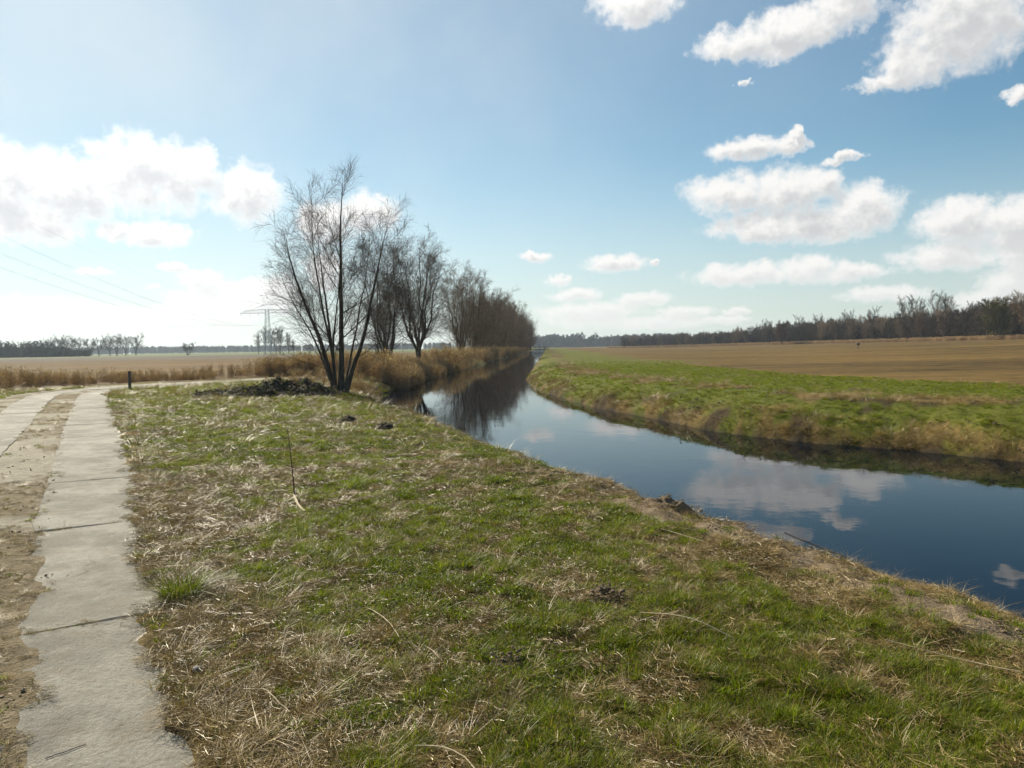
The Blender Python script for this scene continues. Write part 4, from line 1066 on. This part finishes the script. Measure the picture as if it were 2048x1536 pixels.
# ------------------------------------------------------------------ soil heap
def heap():
    nx_, ny_ = 190, 70
    u = np.linspace(0, 1, nx_); v = np.linspace(-1, 1, ny_)
    U, Vv = np.meshgrid(u, v, indexing='ij')
    cx = np.interp(u, [0, .45, .8, 1], [-12.3, -9.6, -7.9, -6.2]); cy = np.interp(u, [0, .45, .8, 1], [27.6, 27.5, 27.8, 27.5])
    wd = np.interp(u, [0, .2, .5, .8, 1], [.6, 1.0, 1.2, 1.3, .8])
    X = cx[:, None] + 0 * Vv; Y = cy[:, None] + Vv * wd[:, None]
    ridge = np.interp(u, [0, .1, .3, .42, .52, .62, .72, .82, .92, 1], [0, .10, .18, .28, .46, .50, .44, .54, .24, 0])
    prof = np.clip(1 - np.abs(Vv) ** 1.7, 0, 1)
    Z = land(X.ravel(), Y.ravel()).reshape(X.shape)
    rgh = (fbm(X * 1.0, Y, 2.2, 5, 301, .6) - .5)
    Hh = ridge[:, None] * prof * (1 + .7 * rgh) + prof * ss(ridge, 0, .2)[:, None] * .30 * (fbm(X, Y, 5, 3, 305, .6) - .45)
    Z = Z + Hh - .06 * (1 - prof)
    g = ss(fbm(X, Y, 1.3, 4, 311, .6), .52, .66)[..., None] * ss(Hh, .05, .3)[..., None]
    c = lerp(np.array([.055, .043, .034]) * (0.7 + .6 * fbm(X, Y, 4, 3, 315))[..., None], np.array([.085, .10, .028]), g * .55)
    ii_ = np.arange(nx_ * ny_).reshape(nx_, ny_)
    Q = np.stack([ii_[:-1, :-1], ii_[1:, :-1], ii_[1:, 1:], ii_[:-1, 1:]], -1).reshape(-1, 4)
    P_ = np.stack([X, Y, Z], -1).reshape(-1, 3)
    return P_, Q, c.reshape(-1, 3), Hh.ravel()
rng = np.random.default_rng(77)
P_, Q, c_, hh = heap()
o = add('soil_heap', mesh_np('soil_heap', P_, Q, M_GROUND, c_, True), label='long low heap of dark dug soil beside the big bare tree', category='heap')
dark_clods = [clods_mesh(9, .16, .01, .035, (.05, .038, .028), (.10, .078, .055)) for _ in range(4)]
root_bits = [pack('t', [stalks(rng, 10, .2, .15, .5, .004, .01, .12, (.12, .09, .06), (.25, .2, .14), 1.2)], M_STRAW) for _ in range(4)]
sel = rng.choice(np.where(hh > .04)[0], 750)
sc = scatter('heap_clods', dark_clods + root_bits + short_grass, P_[sel] + rng.normal(0, .03, (750, 3)) * [1, 1, .3], rots(750, .4), rng.uniform(.5, 1.3, 750), rng.choice(13, 750, p=[.12] * 4 + [.02] * 4 + [.088] * 5), None, None)
sc.parent = o; sc['kind'] = 'stuff'

# molehills and the clod that overhangs the water
def mound(name, x, y, R, h, label, col=(.05, .04, .03), seed=0):
    n = 26; a = np.linspace(0, 2 * math.pi, 40, endpoint=False); r = np.linspace(0, 1, n)
    A, Rr = np.meshgrid(a, r, indexing='ij')
    X = x + R * Rr * np.cos(A); Y = y + R * Rr * np.sin(A); Z = land(X.ravel(), Y.ravel()).reshape(X.shape)
    edge = Rr * (1 + .9 * (fbm(np.cos(A) * 2 + 7 * seed, np.sin(A) * 2, 1.0, 3, 403 + seed) - .5))
    prof = np.clip(1 - edge ** 2, 0, 1) ** 1.1
    H_ = h * prof * (1 + 1.6 * (fbm(X, Y, 1.3 / R, 4, 401 + seed, .6) - .5)) + prof * .9 * h * (fbm(X, Y, 6 / R, 3, 405 + seed) - .5) - .03 * Rr ** 3
    ii_ = np.arange(40 * n).reshape(40, n); jj_ = np.roll(ii_, -1, 0)
    Q = np.stack([ii_[:, :-1], ii_[:, 1:], jj_[:, 1:], jj_[:, :-1]], -1).reshape(-1, 4)
    cc = np.array(col) * (0.7 + .6 * fbm(X, Y, 18, 3, 409))[..., None]
    v = np.stack([X, Y, Z + H_], -1).reshape(-1, 3)
    ob = add(name, mesh_np(name, v, Q, M_GROUND, cc.reshape(-1, 3), True), label=label, category='soil mound')
    k = rng.choice(len(v), 24)
    s_ = scatter('crumbs', crumbs, v[k], rots(24, .5), rng.uniform(.4, .9, 24), rng.integers(0, 4, 24), None, None); s_.parent = ob
    return ob
mound('molehill', -3.75, 16.7, .26, .12, 'small dark molehill on the green grass, farther from the water', seed=1)
mound('molehill', -2.75, 15.7, .26, .10, 'small dark molehill on the green grass, close to the water', seed=2)
mound('molehill', .58, 4.75, .18, .045, 'flattened grey-brown molehill in the straw of the foreground', (.075, .058, .040), seed=3)
mound('molehill', -.05, 3.75, .13, .03, 'low crumbly molehill nearest the viewer in the straw', (.075, .058, .040), seed=5)
mound('earth_clod', 1.72, 8.2, .36, .10, 'brown clod of earth and roots on the brink of the near bank', (.13, .098, .066), seed=4)

# ------------------------------------------------------------------ single things on the near bank
# marker post
post = bpy.data.objects.new('marker_post', None); COL.objects.link(post)
px_, py_ = -16.7, 32.3
post.location = (px_, py_, zat(px_, py_)); post['label'] = 'short weathered grey wooden post at the track bend'; post['category'] = 'post'
mb = MB()
n = 8; ringz = [(-.2, 1), (.0, 1), (.3, .98), (.62, .97), (.83, .95), (.86, .86)]
for zz, k in ringz:
    for i in range(n):
        a = 2 * math.pi * i / n; w = .066 * k * (1 + .06 * math.sin(3 * a + zz * 5)); mb.v.append((w * math.cos(a) + .02 * zz, w * math.sin(a), zz))
for r_ in range(len(ringz) - 1):
    for i in range(n): j = (i + 1) % n; mb.f4.append([r_ * n + i, r_ * n + j, (r_ + 1) * n + j, (r_ + 1) * n + i])
b = len(mb.v); mb.v.append((.018, 0, .865)); top = (len(ringz) - 1) * n
for i in range(n): mb.f3.append([top + i, top + (i + 1) % n, b])
add('shaft', mb.mesh('shaft', M_POST), post)
tuft_mesh = pack('foot_grass', [blades(rng, 220, .3, .08, .32, .006, .012, .6, G1, G2, G3, 3)], M_GRASS)
add('foot_grass', tuft_mesh, post)

# bushy tuft at the slab edge
v, f, c_ = blades(rng, 420, .13, .10, .24, .003, .006, 1.0, G1, G2, G3, 4)
v2, f2, c2 = blades(rng, 150, .15, .08, .26, .002, .005, 1.5, S2, (.42, .40, .25), S3, 4)
tx, ty = -2.22, 4.86
add('grass_tuft', pack('grass_tuft', [(v, f, c_), (v2, f2, c2)], M_GRASS), label='bushy dark green grass tuft at the edge of a concrete slab', category='grass tuft', loc=(tx, ty, zat(tx, ty)))
tx, ty = -1.95, 8.9
add('grass_tuft', pack('grass_tuft', [blades(rng, 160, .12, .08, .2, .004, .007, .7, G1, G2, G3, 3)], M_GRASS), label='small bright green grass tuft beside the upright dead stem', category='grass tuft', loc=(tx, ty, zat(tx, ty)))

# dead stem with its side twigs
weed = bpy.data.objects.new('dead_stem', None); COL.objects.link(weed)
wx, wy = -2.40, 8.05
weed.location = (wx, wy, zat(wx, wy)); weed['label'] = 'thin upright brown dead weed stem in the grass'; weed['category'] = 'weed'
sp_ = resamp3([(0, 0, -.03), (-.015, .0, .25), (-.04, .02, .5), (-.07, .03, .80)], 10)[None]
V, Q = tubes(sp_, np.linspace(.009, .003, 10)[None], 6)
add('stem', mesh_np('stem', V, Q, mat_plain('dead_weed', (.085, .05, .035), .8, 0, 50)), weed)
r3 = np.random.default_rng(9)
Pc, Rc = grow(r3, sp_, np.linspace(.009, .003, 10)[None], 7, .1, .95, 48, 10, .28, 5, -.15, .1, .4, .0015)
V, Q = tubes(Pc, Rc, 3)
add('side_twig', mesh_np('side_twig', V, Q, bpy.data.materials['dead_weed']), weed)

def stick(name, pts, r, mat, label, cat='stick', ends=(1, .8)):
    P_ = np.array([(x, y, zat(x, y) + dz) for x, y, dz in pts]); o_ = P_[0].copy(); P_ = resamp3(P_ - o_, 10)
    P_ += np.cumsum(np.random.default_rng(len(label)).normal(0, .004, P_.shape), 0) * [1, 1, 0]
    V, Q = tubes(P_[None], np.linspace(r * ends[0], r * ends[1], 10)[None], 6)
    k = len(V); V = np.vstack([V, P_[:1], P_[-1:]])
    caps = np.array([(i, (i + 1) % 6, k) for i in range(6)] + [(k - 6 + (i + 1) % 6, k - 6 + i, k + 1) for i in range(6)])
    return add(name, mesh_np(name, V, [Q, caps], mat), label=label, category=cat, loc=tuple(o_))
stick('pale_stick', [(-2.44, 8.2, .10), (-2.40, 8.0, .05), (-2.28, 7.75, .035), (-2.14, 7.5, .02)], .014, M_PALE, 'thick bleached stick lying at the foot of the dead stem')
stick('dark_stick', [(2.55, 6.9, .14), (2.72, 6.65, .09), (2.9, 6.4, .05)], .008, M_DARK, 'dark stick poking from the brink of the near bank')
stick('dark_stick', [(-1.92, 2.92, .03), (-1.82, 3.02, .03)], .0022, M_DARK, 'thin dark twig lying on the nearest concrete slab', 'twig')
for i, (pts, lb) in enumerate([
    ([(-.92, 4.55, .03), (-.80, 4.35, .05), (-.66, 4.05, .03)], 'long bleached reed stalk left of the foreground molehills'),
    ([(-.55, 4.0, .03), (-.45, 3.85, .05), (-.36, 3.7, .03)], 'short bleached reed stalk lying in combed brown straw'),
    ([(-.42, 2.92, .03), (-.25, 2.85, .06), (-.14, 2.68, .05), (-.05, 2.5, .02)], 'curved bleached stalk low in the foreground straw'),
    ([(.75, 4.4, .03), (1.0, 4.2, .06), (1.22, 4.02, .03)], 'bleached stalk lying across green grass in the centre foreground'),
    ([(2.05, 4.05, .04), (2.35, 3.85, .05), (2.55, 3.65, .03)], 'bleached stalk near the bare sandy bank edge'),
    ([(1.2, 6.9, .03), (1.42, 6.55, .05), (1.62, 6.25, .03)], 'long straight bleached stalk below the earth clod'),
    ([(-1.30, 3.42, .03), (-1.16, 3.34, .05), (-1.02, 3.20, .03)], 'bleached stalk beside the nearest slab')]):
    stick('reed_stalk', pts, .0028, M_PALE, lb, 'stalk')
def stone(x, y, r, label):
    v, f = clod(rng, r, .75, 2); return add('stone', mesh_np('stone', v, f, M_STONE, None, True), label=label, category='stone', loc=(x, y, zat(x, y) + r * .4))
stone(-1.62, 3.68, .028, 'dark round stone in the straw beside the nearest slab')
stone(-2.62, 4.48, .018, 'small black pebble at the seam between the two nearest slabs')

# ------------------------------------------------------------------ far things: pylon, cables, weir, box on a pole
pyl = bpy.data.objects.new('pylon', None); COL.objects.link(pyl)
PX, PY = -127.95, 390.0
pyl.location = (PX, PY, 0); pyl['label'] = 'grey steel lattice pylon with one wide crossarm'; pyl['category'] = 'pylon'
HT, ARM = 23.6, 21.6
mb = MB()
def leg_w(z): return np.interp(z, [0, 12, HT], [1.9, 1.15, .75])
lv = [0, 3.2, 6.2, 9, 11.5, 13.8, 15.9, 17.8, 19.5, ARM, HT]
for sx_ in (-1, 1):
    for sy_ in (-1, 1):
        for z0, z1 in zip(lv[:-1], lv[1:]): mb.bar((sx_ * leg_w(z0), sy_ * leg_w(z0), z0), (sx_ * leg_w(z1), sy_ * leg_w(z1), z1), .15)
add('mast', mb.mesh('mast', M_STEEL), pyl)
mb = MB()
for z0, z1 in zip(lv[:-1], lv[1:]):
    a, b = leg_w(z0), leg_w(z1)
    for s_ in (-1, 1):
        mb.bar((-a, s_ * a, z0), (b, s_ * b, z1), .06); mb.bar((a, s_ * a, z0), (-b, s_ * b, z1), .06)
        mb.bar((s_ * a, -a, z0), (s_ * b, b, z1), .06); mb.bar((s_ * a, a, z0), (s_ * b, -b, z1), .06)
add('bracing', mb.mesh('bracing', M_STEEL), pyl)
for s_ in (-1, 1):
    mb = MB()
    for yy in (-1, 1):
        mb.bar((s_ * .9, yy * .9, ARM), (s_ * 14.2, yy * .15, ARM), .15); mb.bar((s_ * .75, yy * .75, HT), (s_ * 11.6, yy * .15, ARM + 1.3), .12)
    mb.bar((s_ * 11.6, 0, ARM + 1.7), (s_ * 11.6, 0, ARM), .16)
    for k in range(7):
        x0, x1 = .9 + k * 1.9, .9 + (k + 1) * 1.9
        zt = lambda x: np.interp(x, [.75, 11.6, 14.2], [HT, ARM + 1.3, ARM])
        mb.bar((s_ * x0, 0, zt(x0)), (s_ * x1, 0, ARM), .10); mb.bar((s_ * x1, 0, ARM), (s_ * x1, 0, zt(x1) + .01), .10)
    add('crossarm', mb.mesh('crossarm', M_STEEL), pyl)
    for xo in (4.7, 9.2, 13.7):
        mb = MB()
        for q in range(9):
            zc = ARM - .15 - q * .19; n = 6
            for (zz, rr2) in ((zc, .05), (zc - .06, .14), (zc - .12, .05)):
                for i in range(n): mb.v.append((s_ * xo + rr2 * math.cos(i * 6.283 / n), rr2 * math.sin(i * 6.283 / n), zz))
            b = len(mb.v) - 18
            for t_ in range(2):
                for i in range(n): mb.f4.append([b + t_ * n + i, b + t_ * n + (i + 1) % n, b + (t_ + 1) * n + (i + 1) % n, b + (t_ + 1) * n + i])
        mb.bar((s_ * xo, 0, ARM), (s_ * xo, 0, ARM - 1.9), .05)
        add('insulator', mb.mesh('insulator', M_GLASS), pyl)
DRV = np.array([math.sin(.1849), -math.cos(.1849)]); PRP = np.array([math.cos(.1849), math.sin(.1849)])
SPAN = 365.8
def cable(o_arm, z0, sag, label, r=.022, twin=0.0):
    t = np.linspace(0, 1, 70)
    A = np.array([PX + o_arm, PY]); B = np.array([PX, PY]) + DRV * SPAN + PRP * o_arm
    parts = []
    for tw in ((-twin, twin) if twin else (0,)):
        xy_ = A[None] * (1 - t[:, None]) + B[None] * t[:, None]; z_ = z0 - 4 * sag * t * (1 - t)
        P_ = np.c_[xy_ + PRP[None] * tw, z_]
        parts.append(tubes(P_[None], np.full((1, 70), r), 4))
    v, f = join(parts)
    add('power_cable', mesh_np('power_cable', v, f, M_WIRE), label=label, category='cable', group='overhead power cables')
for o_arm, w_ in ((13.7, 'uppermost twin power cable crossing the sky from the pylon'), (9.2, 'second twin power cable from the top, sweeping to the pylon'), (4.7, 'third twin power cable from the top, sweeping to the pylon'),
                  (-4.7, 'fourth power cable from the top, sweeping to the pylon'), (-9.2, 'fifth power cable from the top, sweeping to the pylon'), (-13.7, 'lowest power cable, nearly level above the far trees')):
    cable(o_arm, 19.85, 10.0, w_, .009, .2 if o_arm > 0 else 0)
cable(11.6, 23.4, 8.2, 'thin earth wire running above all the power cables', .007)

weir = bpy.data.objects.new('weir', None); COL.objects.link(weir)
wy_ = 400.0; wxl, wxr = edge_x(400), float(np.interp(400, [p[1] for p in EDGE_R][8:], [p[0] for p in EDGE_R][8:]))
weir.location = ((wxl + wxr) / 2, wy_, 0); weir['label'] = 'small dark weir with posts across the far end of the canal'; weir['category'] = 'weir'
hwv = (wxr - wxl) / 2
mb = MB(); mb.bar((-hwv - .8, 0, .25), (hwv + 2.4, 0, .25), .5, .35); add('beam', mb.mesh('beam', M_DARK), weir)
mb = MB(); mb.bar((-hwv - .8, 0, 1.0), (hwv + 2.4, 0, 1.0), .12, .16); add('rail', mb.mesh('rail', M_DARK), weir)
for xx, h_ in ((-hwv, 1.1), (-hwv * .35, 1.1), (hwv * .35, 1.1), (hwv, 1.7), (hwv + .55, 1.3), (hwv + 2.2, 1.2)):
    mb = MB(); mb.bar((xx, 0, -1.3), (xx, 0, h_), .32 if h_ > 1.5 else .22); add('post', mb.mesh('post', M_DARK), weir)

fx_, fy_ = 64.6, 138.0
fb_ = bpy.data.objects.new('nest_box', None); COL.objects.link(fb_)
fb_.location = (fx_, fy_, zat(fx_, fy_)); fb_['label'] = 'small dark wooden box on a pole in the stubble field'; fb_['category'] = 'box'
mb = MB(); mb.bar((.02, 0, -.2), (.0, 0, .78), .07); mb.bar((-.22, 0, -.1), (-.03, 0, .7), .045); add('pole', mb.mesh('pole', M_POST), fb_)
mb = MB(); mb.bar((0, 0, .74), (0, 0, 1.02), .42, .34); add('box', mb.mesh('box', M_DARK), fb_)
mb = MB()
mb.raw([(-.28, -.24, 1.02), (.28, -.24, 1.02), (.28, .24, 1.02), (-.28, .24, 1.02), (0, -.24, 1.14), (0, .24, 1.14)], [(0, 1, 2, 3), (0, 3, 5, 4), (2, 1, 4, 5), (1, 0, 4), (3, 2, 5)])
add('roof', mb.mesh('roof', M_DARK), fb_)

# ------------------------------------------------------------------ haze
HAZE = 0.00012
if HAZE > 0:
    mb = MB(); mb.raw([(-2300, -400, -12), (2300, -400, -12), (2300, 1900, -12), (-2300, 1900, -12), (-2300, -400, 34), (2300, -400, 34), (2300, 1900, 34), (-2300, 1900, 34)],
           [(3, 2, 1, 0), (4, 5, 6, 7), (0, 1, 5, 4), (1, 2, 6, 5), (2, 3, 7, 6), (3, 0, 4, 7)])
    m, t, out = material('haze')
    pv = t.n.new('ShaderNodeVolumePrincipled'); pv.inputs['Color'].default_value = (.70, .84, 1.0, 1)
    pv.inputs['Density'].default_value = HAZE; pv.inputs['Anisotropy'].default_value = .35
    t.l.new(pv.outputs[0], out.inputs['Volume'])
    hz = add('haze', mb.mesh('haze', m), label='thin blue haze over the distance', kind='stuff', category='haze')
